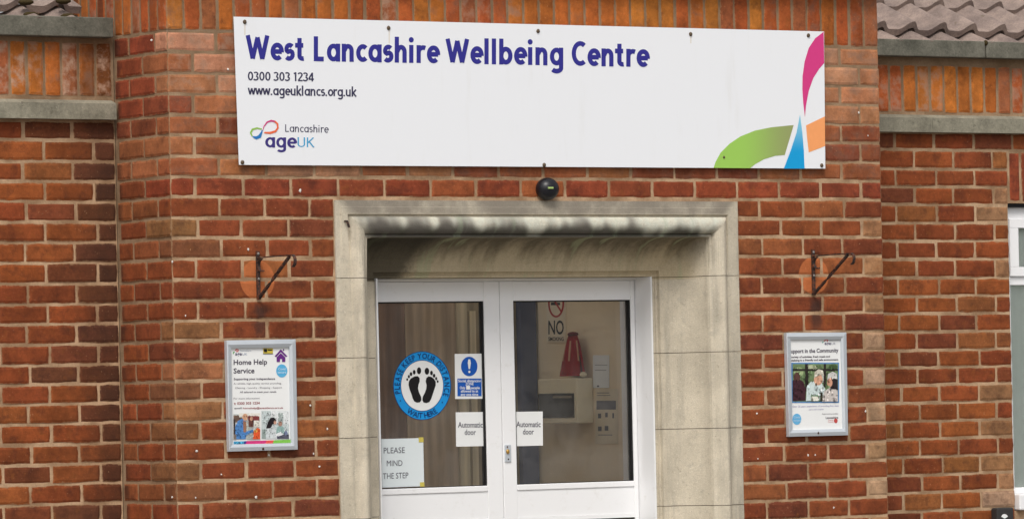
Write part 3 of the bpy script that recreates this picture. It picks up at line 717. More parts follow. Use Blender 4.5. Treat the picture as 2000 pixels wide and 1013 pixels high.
# dark red pleated cloth hanging above the box
q = pu(1118, 735, US-.05)
m = MB(); nn = 72; vs = []; fs = []; top = pu(1119, 655, US-.05); bot = pu(1119, 734, US-.05)
for r in range(9):
    t = r/8; zz = top.z+(bot.z-top.z)*t; w = .028+.047*t**.8
    for i in range(nn):
        a = 6.283*i/nn; rr = w*(1+.10*math.sin(a*9+t*1.5)*min(1, t*3+.2)); vs.append((top.x-.0+rr*math.cos(a)*.5, top.y+(bot.y-top.y)*t+rr*math.sin(a)*1.15, zz))
for r in range(8):
    for i in range(nn): fs.append((r*nn+i, r*nn+(i+1) % nn, (r+1)*nn+(i+1) % nn, (r+1)*nn+i))
fs += [tuple(range(nn))]
RB = thing('red_cloth', "dark red pleated cloth hanging above the cream wall box in the lobby", 'cloth', (q.x, q.y, q.z))
mi_ = [1 if (r in (1, 2, 3, 4) and i % 12 in (0, 1, 2)) else 2 if (r > 3 and i % 24 in (4, 5)) else 0 for r in range(8) for i in range(nn)]+[0]
mesh('pleats', vs, fs, [plain("red_cloth", C(146, 4, 16), .8, .2, .15, 60), plain("pale_strap", C(196, 150, 120), .8), plain("dark_fold", C(60, 10, 14), .8)], RB, mi_, True)
m = MB(); m.ball(top+V((0, 0, .006)), (.022, .036, .012), 12); m.build('gathered_top', plain("dark_red_band", C(96, 14, 20), .8), RB, True)
m = MB(); m.ball(pu(1139, 731, US-.05), (.02, .016, .014), 10); m.build('cream_tag', plain("cream_tag", C(214, 200, 170), .7), RB, True)
# notices on the lobby wall
def notice(lbl, x0, x1, y0, y1, lines, extra=None, colr=None):
    q = pu((x0+x1)/2, y1, US)
    t = thing('notice', lbl, 'notice', (US, q.y, q.z), 'notices on the lobby wall')
    m = MB(); pts = [(x0, y1), (x1, y1), (x1, y0), (x0, y0)]; m.hexa([pu(x, y, US-.003) for x, y in pts], [pu(x, y, US-.0015) for x, y in pts]); m.build('sheet', colr or PAPER, t)
    m = MB()
    for (a, b, y, h) in lines: m.poly([pu(x, yy, US-.004) for x, yy in ((a, y+h), (b, y+h), (b, y), (a, y))])
    if extra: extra(m)
    m.build('print', GREYINK, t); return t
notice("plain white paper notice on the lobby wall, higher and further in", 1158, 1190, 693, 757, [(1162, 1186, 712, .8), (1162, 1184, 722, .8), (1166, 1170, 752, 3)])
notice("paper notice with a dark grey bar and small figures low on the lobby wall", 1163, 1207, 759, 866, [(1165, 1203, 782, 17), (1166, 1190, 766, 1.2), (1166, 1192, 771, 1), (1168, 1174, 807, 9), (1182, 1187, 805, 9), (1196, 1199, 806, 10), (1168, 1175, 832, 9), (1181, 1188, 831, 9), (1168, 1196, 848, 1.2)], None, plain("cream_paper", C(222, 208, 182), .7))

# ------------------------------------------------------------------ signs stuck on the glass
YG = YD+.016
def sheet(t, pix, Y, mat, name='sheet', th=.0008):
    m = MB(); m.hexa([pt(x, y, Y) for x, y in pix], [pt(x, y, Y+th) for x, y in pix]); return m.build(name, mat, t)
q = pt(823, 820, YG)
CS = thing('floor_distance_sticker', "round blue and white sticker with two black footprints on the left door pane", 'sticker', q)
def disc(mb, cx, cy, rx, ry, Y): ppoly(mb, ell(cx, cy, rx, ry, 56), Y)
cx, cy = 824.5, 752.5
m = MB(); disc(m, cx, cy, 56.5, 67, YG-.001); m.build('blue_ring', pm(24, 148, 222), CS)
m = MB(); v, f = ribbon(arc(cx, cy, 56, 66.4, 0, 360, 56), 1.2); m.add([pt(x, y, YG-.0016) for x, y in v], f); v, f = ribbon(arc(cx, cy, 41.5, 49.5, 0, 360, 56), 1.0); m.add([pt(x, y, YG-.0024) for x, y in v], f); m.build('ring_outline', pm(20, 60, 120), CS)
m = MB(); disc(m, cx, cy, 41, 49, YG-.0018); m.build('white_disc', PAPER, CS)
def arctext(mb, s, cx, cy, rx, ry, a0, a1, cap, Y, inner=False, bold=.012):
    "letters along an ellipse; angles in photo degrees, clockwise from the right"
    ch = capf(); wd = [.32 if q == ' ' else extent(fglyphs(q, bold)[0])[1]-extent(fglyphs(q, bold)[0])[0]+.13 for q in s]; tw = sum(wd); acc = 0
    for i, chh in enumerate(s):
        acc += wd[i]
        if chh == ' ': continue
        a = rad(a0+(a1-a0)*(acc-wd[i]/2)/tw); v, f = fglyphs(chh, bold); x0, x1 = extent(v); mid = (x0+x1)/2; sc = cap/ch
        ox, oy = cx+rx*math.cos(a), cy+ry*math.sin(a)
        tx, ty = -rx*math.sin(a), ry*math.cos(a); L = math.hypot(tx, ty); tx /= L; ty /= L
        if a1 < a0: tx, ty = -tx, -ty
        nx, ny = ty, -tx                                            # 'up' of the letter
        mb.add([pt(ox+tx*(x-mid)*sc*.85+nx*(y-ch/2)*sc, oy+ty*(x-mid)*sc*.85+ny*(y-ch/2)*sc, Y) for x, y in v], f)
m = MB(); arctext(m, "PLEASE KEEP YOUR DISTANCE", cx, cy, 48.6, 58, 163, 382, 10, YG-.0026); arctext(m, "WAIT HERE", cx, cy, 48.6, 58, 125, 55, 10, YG-.0026)
ppoly(m, ell(782, 782, 1.2, 1.4, 8), YG-.0026); ppoly(m, ell(864, 785, 1.2, 1.4, 8), YG-.0026); m.build('lettering', pm(12, 44, 104), CS)
def Z1(x, y): return (700+x/3.377, 540+y/3.377)                    # measured on an enlargement
def foot(pts, toes, Y):
    m = MB(); ppoly(m, [Z1(*q) for q in pts], Y)
    for x, y, rx, ry in toes: ppoly(m, [Z1(*q) for q in ell(x, y, rx, ry, 14)], Y)
    return m
foot([(372, 656), (392, 655), (404, 668), (404, 690), (396, 712), (393, 735), (400, 762), (413, 790), (416, 812), (405, 827), (386, 829), (368, 820), (358, 800), (350, 772), (338, 742), (331, 712), (333, 690), (345, 671)],
     [(400, 619, 14, 23), (368, 629, 9, 15), (347, 641, 8.5, 13), (333, 658, 7, 11), (322, 677, 6, 9)], YG-.003).build('footprint', BLKINK, CS)
foot([(462, 656), (482, 660), (498, 672), (510, 692), (510, 715), (500, 745), (490, 775), (480, 805), (468, 825), (448, 832), (430, 828), (422, 812), (425, 790), (438, 765), (448, 738), (450, 714), (444, 690), (448, 668)],
     [(452, 622, 15, 23), (482, 634, 9, 15), (499, 652, 8.5, 13), (513, 671, 7, 11), (523, 690, 6, 9)], YG-.003).build('footprint', BLKINK, CS)
q = pt(917, 778, YG)
SD = thing('social_distancing_sign', "white notice with blue exclamation disc and blue text box on the left door pane", 'sign', q)
sheet(SD, [(889, 778.5), (945.5, 778), (944.5, 690), (888, 690.5)], YG-.001, PAPER)
m = MB(); disc(m, 916.5, 715, 16, 19, YG-.002); x0, y0, x1, y1 = 893.5, 738.5, 940.5, 773; m.poly([pt(x, y, YG-.002) for x, y in ((x0, y1), (x1, y1), (x1, y0), (x0, y0))]); m.build('blue_print', pm(22, 88, 180), SD)
m = MB(); ppoly(m, [(914.8, 701), (918.2, 701), (919.6, 708), (918, 720), (915.2, 720), (913.6, 708)], YG-.003); ppoly(m, ell(916.7, 725.5, 2.2, 2.4, 12), YG-.003)
for s_, a, b, y, in (("Social distancing", 895, 939, 745.5), ("ZONE", 909, 925, 751.5), ("Only", 898, 909, 759), ("people", 919, 937, 759), ("allowed in at", 900, 934, 765.5), ("any one time", 900, 934, 772)): text(m, s_, a, b, y, 5, onwall(YG-.003), .02)
m.poly([pt(x, y, YG-.003) for x, y in ((910.5, 760), (918, 760), (918, 752.5), (910.5, 752.5))]); m.build('white_print', PAPER, SD)
def autodoor(lbl, x0, x1, y0, y1, tx0, tx1, dy=0.0):
    q = pt((x0+x1)/2, y1, YG)
    t = thing('automatic_door_notice', lbl, 'notice', q, 'automatic door notices on the glass')
    sheet(t, [(x0+.8, y1+.5), (x1+.4, y1-.8), (x1, y0-.8), (x0, y0)], YG-.001, PAPER)
    m = MB(); w = tx1-tx0
    text(m, "Automatic", tx0, tx1, y0+29.5+dy, 10.5, onwall(YG-.002), .012); text(m, "door", tx0+w*.27, tx1-w*.28, y0+43.8+dy, 10.5, onwall(YG-.002), .012); m.build('lettering', GREYINK, t); return t
autodoor("white Automatic door notice on the left door pane, under the social distancing notice", 890, 946, 804.5, 871, 894.5, 943)
autodoor("white Automatic door notice on the right door pane, beside the lock", 1007.5, 1060, 803.5, 870, 1008.5, 1056)
q = pt(785, 951, YG)
PM = thing('mind_the_step_notice', "pale PLEASE MIND THE STEP sheet taped low on the left door pane", 'notice', q)
sheet(PM, [(728, 952), (828.5, 948.5), (826.5, 854.5), (728, 857)], YG-.001, plain("bluish_paper", C(222, 230, 232), .6, .3, .02, 10))
m = MB(); text(m, "PLEASE", 749.5, 790.5, 884.5, 11, onwall(YG-.002), 0, 883.5); text(m, "MIND", 755.5, 786, 909.5, 11, onwall(YG-.002), 0, 908.7); text(m, "THE STEP", 748, 797.5, 934.5, 11, onwall(YG-.002), 0, 932.5); m.build('lettering', GREYINK, PM)
for pix in ([(818, 863), (827.5, 862.5), (827, 853), (817.5, 853.3)], [(820.5, 949.5), (829.3, 949), (828.5, 940.5), (820, 941)]): sheet(PM, pix, YG-.0026, pm(206, 190, 92), 'tape')

# ------------------------------------------------------------------ the long sign over the door
YS = -.022
q = pt(1035, 326, YS)
SG = thing('name_board', "long white West Lancashire Wellbeing Centre board over the door", 'sign', (1.89, YS, q.z))
SP = [(466.5, 322), (1612, 329.3), (1609.5, 62), (456, 33)]
m = MB(); m.hexa([pt(x, y, YS) for x, y in SP], [pt(x, y, YS+.004) for x, y in SP]); m.build('panel', SIGNW, SG)
m = MB(); bt = [pt(x, y, YS+.0042) for x, y in ((476, 318), (1602, 325), (1600, 72), (466, 42))]; m.hexa(bt, [p+V((0, .0165, 0)) for p in bt]); m.build('batten', plain("timber_batten", C(90, 70, 50), .9), SG)
m = MB(); stext(m, "West Lancashire Wellbeing Centre", 482.5, 1268, 117.5, 48.5, onwall3(YS-.0006), .188, 131.5, 0, .055); m.build('title_lettering', NAVY, SG)
m = MB(); stext(m, "0300 303 1234", 483.5, 613.5, 157.5, 17.5, onwall3(YS-.0006), .15, 159.5); stext(m, "www.ageuklancs.org.uk", 484.5, 696, 185.5, 19, onwall3(YS-.0006), .155, 189); m.build('contact_lettering', INK, SG)
# small logo
m = MB(); stext(m, "Lancashire", 556, 642, 257.5, 14.5, onwall3(YS-.0006), .11, 259.5); m.build('logo_word', INK, SG)
m = MB(); stext(m, "age", 516, 579, 288, 28, onwall3(YS-.0006), .155, 289, 0, .02); m.build('logo_word', pm(62, 52, 124), SG)
m = MB(); stext(m, "UK", 579.5, 614.5, 287, 19, onwall3(YS-.0006), .10, 288); m.build('logo_word', pm(70, 160, 205), SG)
def taper(mb, pts, ws, Y):
    v, f = ribbon(pts, ws); mb.add([pt(x, y, Y) for x, y in v], f)
def L2(x, y): return (440+x/2.98, y/2.98)
def logo(parent, T, Y, s=1.0):
    for col, pts, ws in (((206, 70, 130), [(218, 760), (226, 735), (243, 712), (266, 703), (288, 707)], [3, 6, 9, 10, 11]),
                         ((236, 110, 70), [(288, 707), (304, 722), (306, 745), (292, 765), (262, 774), (226, 772)], [11, 11, 11, 13, 13, 8]),
                         ((146, 190, 80), [(214, 752), (185, 746), (158, 754), (148, 774), (158, 793)], [6, 9, 12, 10, 6]),
                         ((40, 120, 190), [(160, 796), (180, 803), (200, 795), (212, 770), (216, 758)], [6, 18, 20, 10, 5])):
        m = MB(); taper(m, [T(*q) for q in pts], [w/2.98*s for w in ws], Y); m.build('logo_ribbon', pm(*col), parent)
logo(SG, L2, YS-.0016)
def L3(x, y): return (1020+x/2.8145, y/2.8145)
def gradmat(name, a, b, axis, lo, hi):
    m = NT(name); sep = m.n('ShaderNodeSeparateXYZ'); m.l(m.pos(), sep.inputs[0]); return m.fin(m.mix(m.ramp(sep.outputs[axis], lo, hi), a, b), .4, .4)
for nm, pts, mt in (('pink_petal', [(1657, 176), (1610, 212), (1575, 265), (1552, 340), (1541, 420), (1540, 490), (1545, 570), (1554, 645), (1560, 580), (1575, 500), (1600, 430), (1632, 380), (1660, 348)], pm(214, 62, 132)),
                    ('green_petal', [(1052, 923), (1063, 890), (1090, 840), (1140, 790), (1200, 750), (1280, 718), (1370, 700), (1492, 688), (1443, 852), (1390, 857), (1330, 875), (1280, 903), (1252, 925)], gradmat("green_print", C(158, 204, 92), C(150, 160, 102), 0, pt(1440, 300, YS).x, pt(1550, 260, YS).x)),
                    ('blue_petal', [(1527, 630), (1508, 730), (1475, 830), (1438, 927), (1552, 927), (1548, 830), (1540, 730)], gradmat("blue_print", C(10, 158, 218), C(130, 200, 226), 2, pt(1560, 300, YS).z, pt(1560, 235, YS).z)),
                    ('orange_petal', [(1560, 690), (1664, 640), (1665, 803), (1575, 838), (1566, 760)], pm(246, 164, 104))):
    m = MB(); ppoly(m, [L3(*q) for q in pts], YS-.0008); m.build(nm, mt, SG)
for i, (x, y) in enumerate(((478, 43), (759, 55), (1051, 61), (1349, 67), (1579, 69.5), (473.5, 317), (1063, 322), (1605, 323), (1414, 307))):
    m = MB(); m.ball(pt(x, y, YS-.002), (.0095, .005, .0095) if i < 8 else (.006, .004, .006), 10); m.build('screw', plain("rusty_screw", C(92, 76, 58), .6, .4, .3, 200), SG, True)
rs = plain("rust_run", C(226, 220, 212), .5, .3, .02)
for x, y, l in ((478, 47, 22), (760, 59, 26), (1349, 71, 14)):
    m = MB(); m.poly([pt(x-1, y+l, YS-.0003), pt(x+1.4, y+l, YS-.0003), pt(x+1.8, y, YS-.0003), pt(x-1.2, y, YS-.0003)]); m.build('rust_run', rs, SG)

# ------------------------------------------------------------------ door sensor
q = pt(1067, 369, -.01)
SE = thing('door_sensor', "black egg shaped door sensor with a pale green mark above the stone lintel", 'sensor', (q.x, 0, q.z-.05))
m = MB(); m.ball((q.x, -.018, q.z), (.054, .048, .050), 28); m.build('housing', plain("black_plastic", C(26, 26, 32), .35, .4), SE, True)
m = MB(); m.ball((q.x, .0, q.z), (.05, .012, .046), 24); m.build('back_plate', GASKET, SE, True)
p = q+V((-.012, 0, .002)); yy = -.018-.048*math.sqrt(max(0, 1-(.012/.054)**2-(.002/.05)**2))
m = MB(); m.box(p.x-.013, p.x+.013, yy-.0025, yy+.006, p.z-.004, p.z+.004, .0015); m.build('mark', pm(170, 196, 120), SE)

# ------------------------------------------------------------------ hanging basket brackets
def bracket(xu, yt, yb, yarm, lbl):
    top, bot, arm = pt(xu, yt, -.006), pt(xu+2.5, yb, -.006), pt(xu, yarm, -.006)
    t = thing('hanging_bracket', lbl, 'bracket', (top.x, 0, bot.z), 'hanging basket brackets')
    u = top.x; m = MB(); m.bar([(u, -.007, bot.z), (u, -.007, top.z)], .016, .008, (1, 0, 0)); m.build('upright', BLACKM, t)
    L = .30; m = MB()
    pts = [(u, -.004, arm.z), (u, -L*.5, arm.z+.002), (u, -L, arm.z+.002)]+[(u, -L-.018*math.sin(a), arm.z+.002-.018*(1-math.cos(a))-.004*a) for a in (.5, 1, 1.6, 2.2, 2.8, 3.3)]
    m.bar(pts, .013, .005, (1, 0, 0)); m.build('arm', BLACKM, t)
    m = MB(); n_ = 14; S = V((u, -.010, bot.z+.006)); E_ = V((u, -L*.90, arm.z-.004)); ps = [S.lerp(E_, i/n_) for i in range(n_+1)]
    rings = []
    d = (E_-S).normalized()
    for i, q in enumerate(ps):                                       # twisted square bar
        a = (1.57*2)*min(max((i-4)/6, 0), 1); nrm = (V((1, 0, 0))*math.cos(a)+d.cross(V((1, 0, 0)))*math.sin(a)); sd = d.cross(nrm)
        w, tt = .007, .004; rings.append([q+nrm*w+sd*tt, q-nrm*w+sd*tt, q-nrm*w-sd*tt, q+nrm*w-sd*tt])
    v = [p for r in rings for p in r]; f = []
    for i in range(n_):
        for j in range(4): f.append((4*i+j, 4*i+(j+1) % 4, 4*i+4+(j+1) % 4, 4*i+4+j))
    f += [(3, 2, 1, 0), tuple(4*n_+j for j in range(4))]
    m.add(v, f); m.build('brace', BLACKM, t)
    m = MB(); m.bar([(u, -.012-.026+.026*math.cos(a), arm.z-.032+.026*math.sin(a)) for a in [1.57-3.6*i/10 for i in range(11)]], .014, .005, (1, 0, 0)); m.build('scroll', BLACKM, t)
    for zz in (top.z-.012, arm.z-.09):
        m = MB(); m.ball((u, -.012, zz), (.006, .004, .006), 10); m.build('bolt', plain("dull_steel", C(130, 126, 122), .5, .4, .2, 90), t, True)
    return t
BR = bracket(503, 490, 585, 503.5, "rusty black hanging bracket on the wall left of the door")
u2, uo = pt(1587.5, 500, -.006), pt(503, 503.5, -.006)
br2 = BR.copy(); COL.objects.link(br2); br2.location = BR.location+V((u2.x-uo.x, 0, u2.z-uo.z)); br2['label'] = "rusty black hanging bracket on the wall right of the door"
for ch in BR.children:
    c = ch.copy(); COL.objects.link(c); c.parent = br2

# ------------------------------------------------------------------ poster frames
def frame(t, out, inn, Yb, depth, Yin):
    m = MB(); O1 = [pt(x, y, -.002 if i in (0, 3) else -depth) for i, (x, y) in enumerate(out)]; O1 = [V((p.x, -depth, p.z)) for p in O1]; O0 = [V((p.x, -.002, p.z)) for p in O1]
    mid = [((a[0]*.45+b[0]*.55), (a[1]*.45+b[1]*.55)) for a, b in zip(out, inn)]
    cen = sum((p for p in O1), V())/4
    M1 = [pt(x, y, -depth-.004) for x, y in mid]; I1 = [pt(x, y, -depth+.002) for x, y in inn]; I0 = [V((p.x, Yin, p.z)) for p in I1]
    rings = [O0, O1, M1, I1, I0]; v = [p for r in rings for p in r]; f = []
    for i in range(4):
        for j in range(4): f.append((4*i+j, 4*i+(j+1) % 4, 4*i+4+(j+1) % 4, 4*i+4+j))
    m.add(v, f); return m.build('frame', ALU, t)
q = pt(510, 880, -.02)
PF = thing('poster_frame', "silver framed Home Help Service poster on the wall left of the door", 'poster', (q.x, 0, q.z))
DP = .022; YP = -.012
frame(PF, [(443, 881), (581.5, 877), (577.5, 662), (438, 664.5)], [(454.5, 867), (569, 864.5), (565.5, 677.5), (451.5, 679.5)], 0, DP, YP-.0005)
sh = sheet(PF, [(452, 870), (572, 867), (568, 674), (449, 676)], YP, PAPER, 'poster_sheet')
def Q(x, y): return (420+x/4.05, 650+y/4.05)
PW = onwall(YP-.001); PWQ = lambda x, y: pt(*Q(x, y), YP-.001)
m = MB()
text(m, "Home Help", 147, 412, 250, 39, PWQ, .02, 246); text(m, "Service", 147, 312, 318, 39, PWQ, .02, 315)
m.build('heading', pm(74, 68, 82), sh)
m = MB()
for s_, a, b, y, cp, bo in (("Supporting your independence", 148, 475, 370, 15, .03), ("A reliable, high quality service providing:", 148, 525, 405, 13, .0), ("Cleaning - Laundry - Shopping - Support", 160, 530, 439, 13, .0), ("All tailored to meet your needs", 196, 485, 472, 13, .02), ("For more information:", 148, 355, 523, 13, .0), ("email:", 152, 216, 600, 13, .02)): text(m, s_, a, b, y, cp, PWQ, bo, y-3)
m.build('body_text', pm(104, 98, 108), sh)
m = MB(); text(m, "t: 0300 303 1234", 150, 354, 565, 19, PWQ, .02, 561); text(m, "homehelp@ageuklancs.org.uk", 222, 540, 599, 13, PWQ, .02, 596); m.build('contact_text', pm(150, 72, 76), sh)
m = MB(); text(m, "age", 160, 212, 176, 26, PWQ, .02); m.build('logo_word', pm(80, 74, 104), sh); m = MB(); text(m, "UK", 216, 254, 174, 17, PWQ, 0); text(m, "Lancashire", 198, 286, 144, 11, PWQ, 0); m.build('logo_word', pm(150, 160, 180), sh)
m = MB(); taper(m, [Q(*q) for q in ((160, 138), (170, 128), (184, 132), (182, 144), (166, 146))], [2]*5, YP-.001); m.build('logo_ribbon', pm(214, 84, 84), sh)
m = MB(); taper(m, [Q(*q) for q in ((156, 148), (146, 150), (144, 160), (150, 163))], [2]*4, YP-.001); m.build('logo_ribbon', pm(110, 170, 110), sh)
m = MB(); m.poly([PWQ(*q) for q in ((380, 160), (458, 160), (458, 120), (380, 120))]); m.build('yellow_label', pm(206, 184, 74), sh)
m = MB(); m.poly([pt(*Q(*q), YP-.002) for q in ((386, 150), (412, 150), (412, 126), (386, 126))]); m.poly([pt(*Q(*q), YP-.002) for q in ((418, 138), (452, 138), (452, 130), (418, 130))]); m.poly([pt(*Q(*q), YP-.002) for q in ((380, 166), (458, 166), (458, 161), (380, 161))]); m.build('label_print', BLKINK, sh)
m = MB(); ppoly(m, [Q(*q) for q in ((471, 183), (520, 128), (573, 183), (560, 190), (520, 150), (484, 190))], YP-.001); ppoly(m, [Q(*q) for q in ((487, 228), (487, 192), (520, 157), (556, 192), (556, 228), (530, 228), (530, 204), (514, 204), (514, 228))], YP-.0014); m.poly([PWQ(*q) for q in ((537, 140), (547, 140), (547, 126), (537, 126))]); m.build('house_icon', pm(104, 44, 128), sh)
m = MB(); ppoly(m, [Q(*q) for q in ell(528, 298, 44, 52)], YP-.001); m.build('blue_roundel', pm(92, 176, 220), sh)
m = MB()
RT = lambda x, y: pt(*Q(x, y), YP-.002)
text(m, 'Covid', 500, 557, 292, 18, RT, .01); text(m, 'secure', 496, 562, 318, 18, RT, .01)
m.build('roundel_text', pm(200, 226, 240), sh)
def pic(parent, T, Y, shapes, name):
    "printed picture: patches laid over one another like the print's colours"
    def inside(x, y, P):
        c = False
        for a in range(len(P)):
            (x1, y1), (x2, y2) = P[a], P[a-1]
            if (y1 > y) != (y2 > y) and x < (x2-x1)*(y-y1)/(y2-y1)+x1: c = not c
        return c
    rnd = random.Random(len(shapes)); B0 = shapes[0][1]; xa, xb = min(p[0] for p in B0), max(p[0] for p in B0); ya, yb = min(p[1] for p in B0), max(p[1] for p in B0)
    extra = []
    for q in range(230):                       # tonal detail of the printed photograph
        x, y = rnd.uniform(xa+7, xb-7), rnd.uniform(ya+9, yb-9); top = [c for c, P in shapes if inside(x, y, P)]
        if not top: continue
        f = rnd.choice((.55, .75, .88, 1.12, 1.25)); c = tuple(min(250, int(v*f/6)*6) for v in top[-1]); r = rnd.uniform(1.5, 5)
        extra.append((c, [(x+r*rnd.uniform(.5, 1.2)*math.cos(a), y+r*1.5*rnd.uniform(.5, 1.2)*math.sin(a)) for a in (0, 1.05, 2.1, 3.14, 4.2, 5.25)]))
    m = MB(); mats = []; idx = {}; n0 = len(shapes)
    for k, (colr, pts) in enumerate(list(shapes)+extra):
        if colr not in idx: idx[colr] = len(mats); mats.append(plain('photo_print_%d_%d_%d' % colr, C(*colr), .5, .3, .3, 130))
        P = [pt(*T(x, y), Y-(.0002*k if k < n0 else .0002*n0+.00001*(k-n0))) for x, y in pts]; m.add(P, tessel(P), idx[colr])
    m.build(name, mats, parent)
R = lambda x0, y0, x1, y1: [(x0, y1), (x1, y1), (x1, y0), (x0, y0)]
E_ = lambda cx, cy, rx, ry: ell(cx, cy, rx, ry, 16)
pic(sh, Q, YP-.001, [((196, 200, 196), R(146, 640, 357, 838)), ((120, 96, 84), R(146, 650, 215, 705)), ((228, 224, 214), R(190, 632, 357, 665)), ((132, 62, 60), R(262, 655, 350, 690)), ((236, 232, 222), R(310, 690, 357, 740)), ((66, 56, 54), R(146, 680, 160, 800)),
    ((84, 136, 196), [(158, 838), (160, 740), (185, 690), (220, 672), (245, 700), (248, 800), (240, 838)]), ((206, 160, 130), E_(238, 664, 22, 28)), ((156, 112, 88), [(222, 690), (246, 700), (248, 790), (224, 780)]), ((110, 70, 62), [(262, 780), (266, 690), (290, 660), (306, 690), (300, 780)]), ((196, 150, 124), E_(288, 676, 12, 18)),
    ((172, 176, 172), [(255, 838), (260, 740), (300, 740), (310, 838)]), ((226, 92, 48), [(300, 838), (306, 770), (340, 745), (357, 760), (357, 838)]), ((240, 168, 84), E_(322, 772, 14, 14)), ((84, 136, 196), [(240, 780), (300, 760), (304, 782), (246, 805)]), ((128, 116, 106), R(146, 800, 168, 838))], 'printed_photo')
pic(sh, Q, YP-.001, [((196, 206, 206), R(367, 614, 585, 834)), ((226, 230, 230), R(440, 614, 585, 720)), ((168, 178, 176), R(500, 630, 540, 720)), ((150, 164, 160), R(370, 760, 400, 834)), ((214, 220, 222), [(402, 834), (405, 770), (425, 735), (460, 728), (482, 760), (492, 834)]), ((38, 30, 34), [(404, 752), (420, 700), (440, 668), (466, 666), (484, 690), (478, 715), (455, 720), (440, 752)]), ((206, 160, 140), E_(474, 706, 10, 16)),
    ((146, 176, 172), [(482, 800), (490, 745), (515, 728), (545, 745), (552, 800)]), ((170, 132, 116), E_(516, 716, 16, 20)), ((92, 92, 108), R(490, 800, 585, 834)), ((120, 130, 160), E_(560, 790, 14, 18)), ((230, 232, 234), [(470, 800), (520, 780), (545, 800), (500, 815)])], 'printed_photo')
pic(sh, Q, YP-.001, [((84, 168, 214), [(148, 878), (232, 877), (240, 853), (147, 856)]), ((64, 62, 140), [(226, 877), (244, 877), (252, 853), (234, 853)]), ((206, 58, 124), [(242, 877), (402, 873), (412, 848), (252, 852)]), ((224, 88, 84), [(398, 873), (462, 871), (472, 846), (408, 848)]), ((128, 192, 80), [(456, 871), (598, 866), (596, 840), (466, 846)])], 'colour_stripe')
m = MB(); m.ball(pt(514, 875.5, -DP-.002), (.006, .004, .006), 8); m.build('screw', BLACKM, PF, True)

q = pt(1594, 851, -.02)
PF2 = thing('poster_frame', "silver framed Support in the Community poster on the wall right of the door", 'poster', (q.x, 0, q.z))
def Q2(x, y): return (1460+x/2.303, 460+y/2.303)
PWR = lambda x, y: pt(*Q2(x, y), YP-.001)
frame(PF2, [Q2(175, 903), Q2(452.5, 896), Q2(444.5, 434.5), Q2(163, 437)], [Q2(202.5, 873), Q2(431, 867), Q2(421, 465.5), Q2(194, 467.5)], 0, DP, YP-.0005)
sh = sheet(PF2, [Q2(198, 880), Q2(437, 873), Q2(427, 458), Q2(188, 460)], YP, PAPER, 'poster_sheet')
m = MB(); text(m, "upport in the Community", 195.5, 409, 527, 17, PWR, .025, 523); m.build('heading', pm(84, 78, 92), sh)
m = MB(); text(m, "variety of activities, fresh meals and", 196, 371, 549, 8, PWR, .03, 546); text(m, "cialising in a friendly and safe environment.", 196, 409, 564, 8, PWR, .03, 560); text(m, "Approved provider", 335, 408, 803, 6, PWR, .0, 802); text(m, "Lancashire", 352, 408, 822, 9.5, PWR, .02, 821); m.build('body_text', pm(86, 78, 88), sh)
m = MB(); text(m, "Over 20 years experience of providing first class", 202, 410, 771, 7.5, PWR, 0, 767); text(m, "care and respite", 276, 342, 784, 7, PWR, 0, 782); m.build('body_text', pm(140, 134, 176), sh)
m = MB(); text(m, "County", 362, 386, 831, 5.5, PWR, 0); text(m, "Council", 362, 386, 839, 5.5, PWR, 0); ppoly(m, [Q2(*q) for q in ell(397, 831, 8.5, 11, 14)], YP-.001); m.build('council_mark', pm(196, 80, 76), sh)
m = MB(); text(m, "age", 347, 376, 490, 13, PWR, .02); m.build('logo_word', pm(80, 74, 104), sh); m = MB(); text(m, "UK", 378, 396, 489, 9, PWR, 0); text(m, "Lancashire", 366, 414, 472, 5, PWR, 0); m.build('logo_word', pm(140, 146, 160), sh)
m = MB(); taper(m, [Q2(*q) for q in ((345, 474), (352, 467), (362, 469), (358, 476))], [1.8]*4, YP-.001); m.build('logo_ribbon', pm(214, 84, 84), sh)
m = MB(); taper(m, [Q2(*q) for q in ((344, 476), (337, 477), (337, 482))], [1.8]*3, YP-.001); m.build('logo_ribbon', pm(110, 170, 150), sh)
m = MB(); ppoly(m, [Q2(*q) for q in ell(222, 824, 20, 25)], YP-.001); m.build('blue_roundel', pm(104, 178, 222), sh)
m = MB()
RT = lambda x, y: pt(*Q2(x, y), YP-.002)
text(m, 'Covid', 208, 236, 820, 9, RT, .01); text(m, 'secure', 206, 239, 834, 9, RT, .01)
m.build('roundel_text', pm(186, 218, 238), sh)
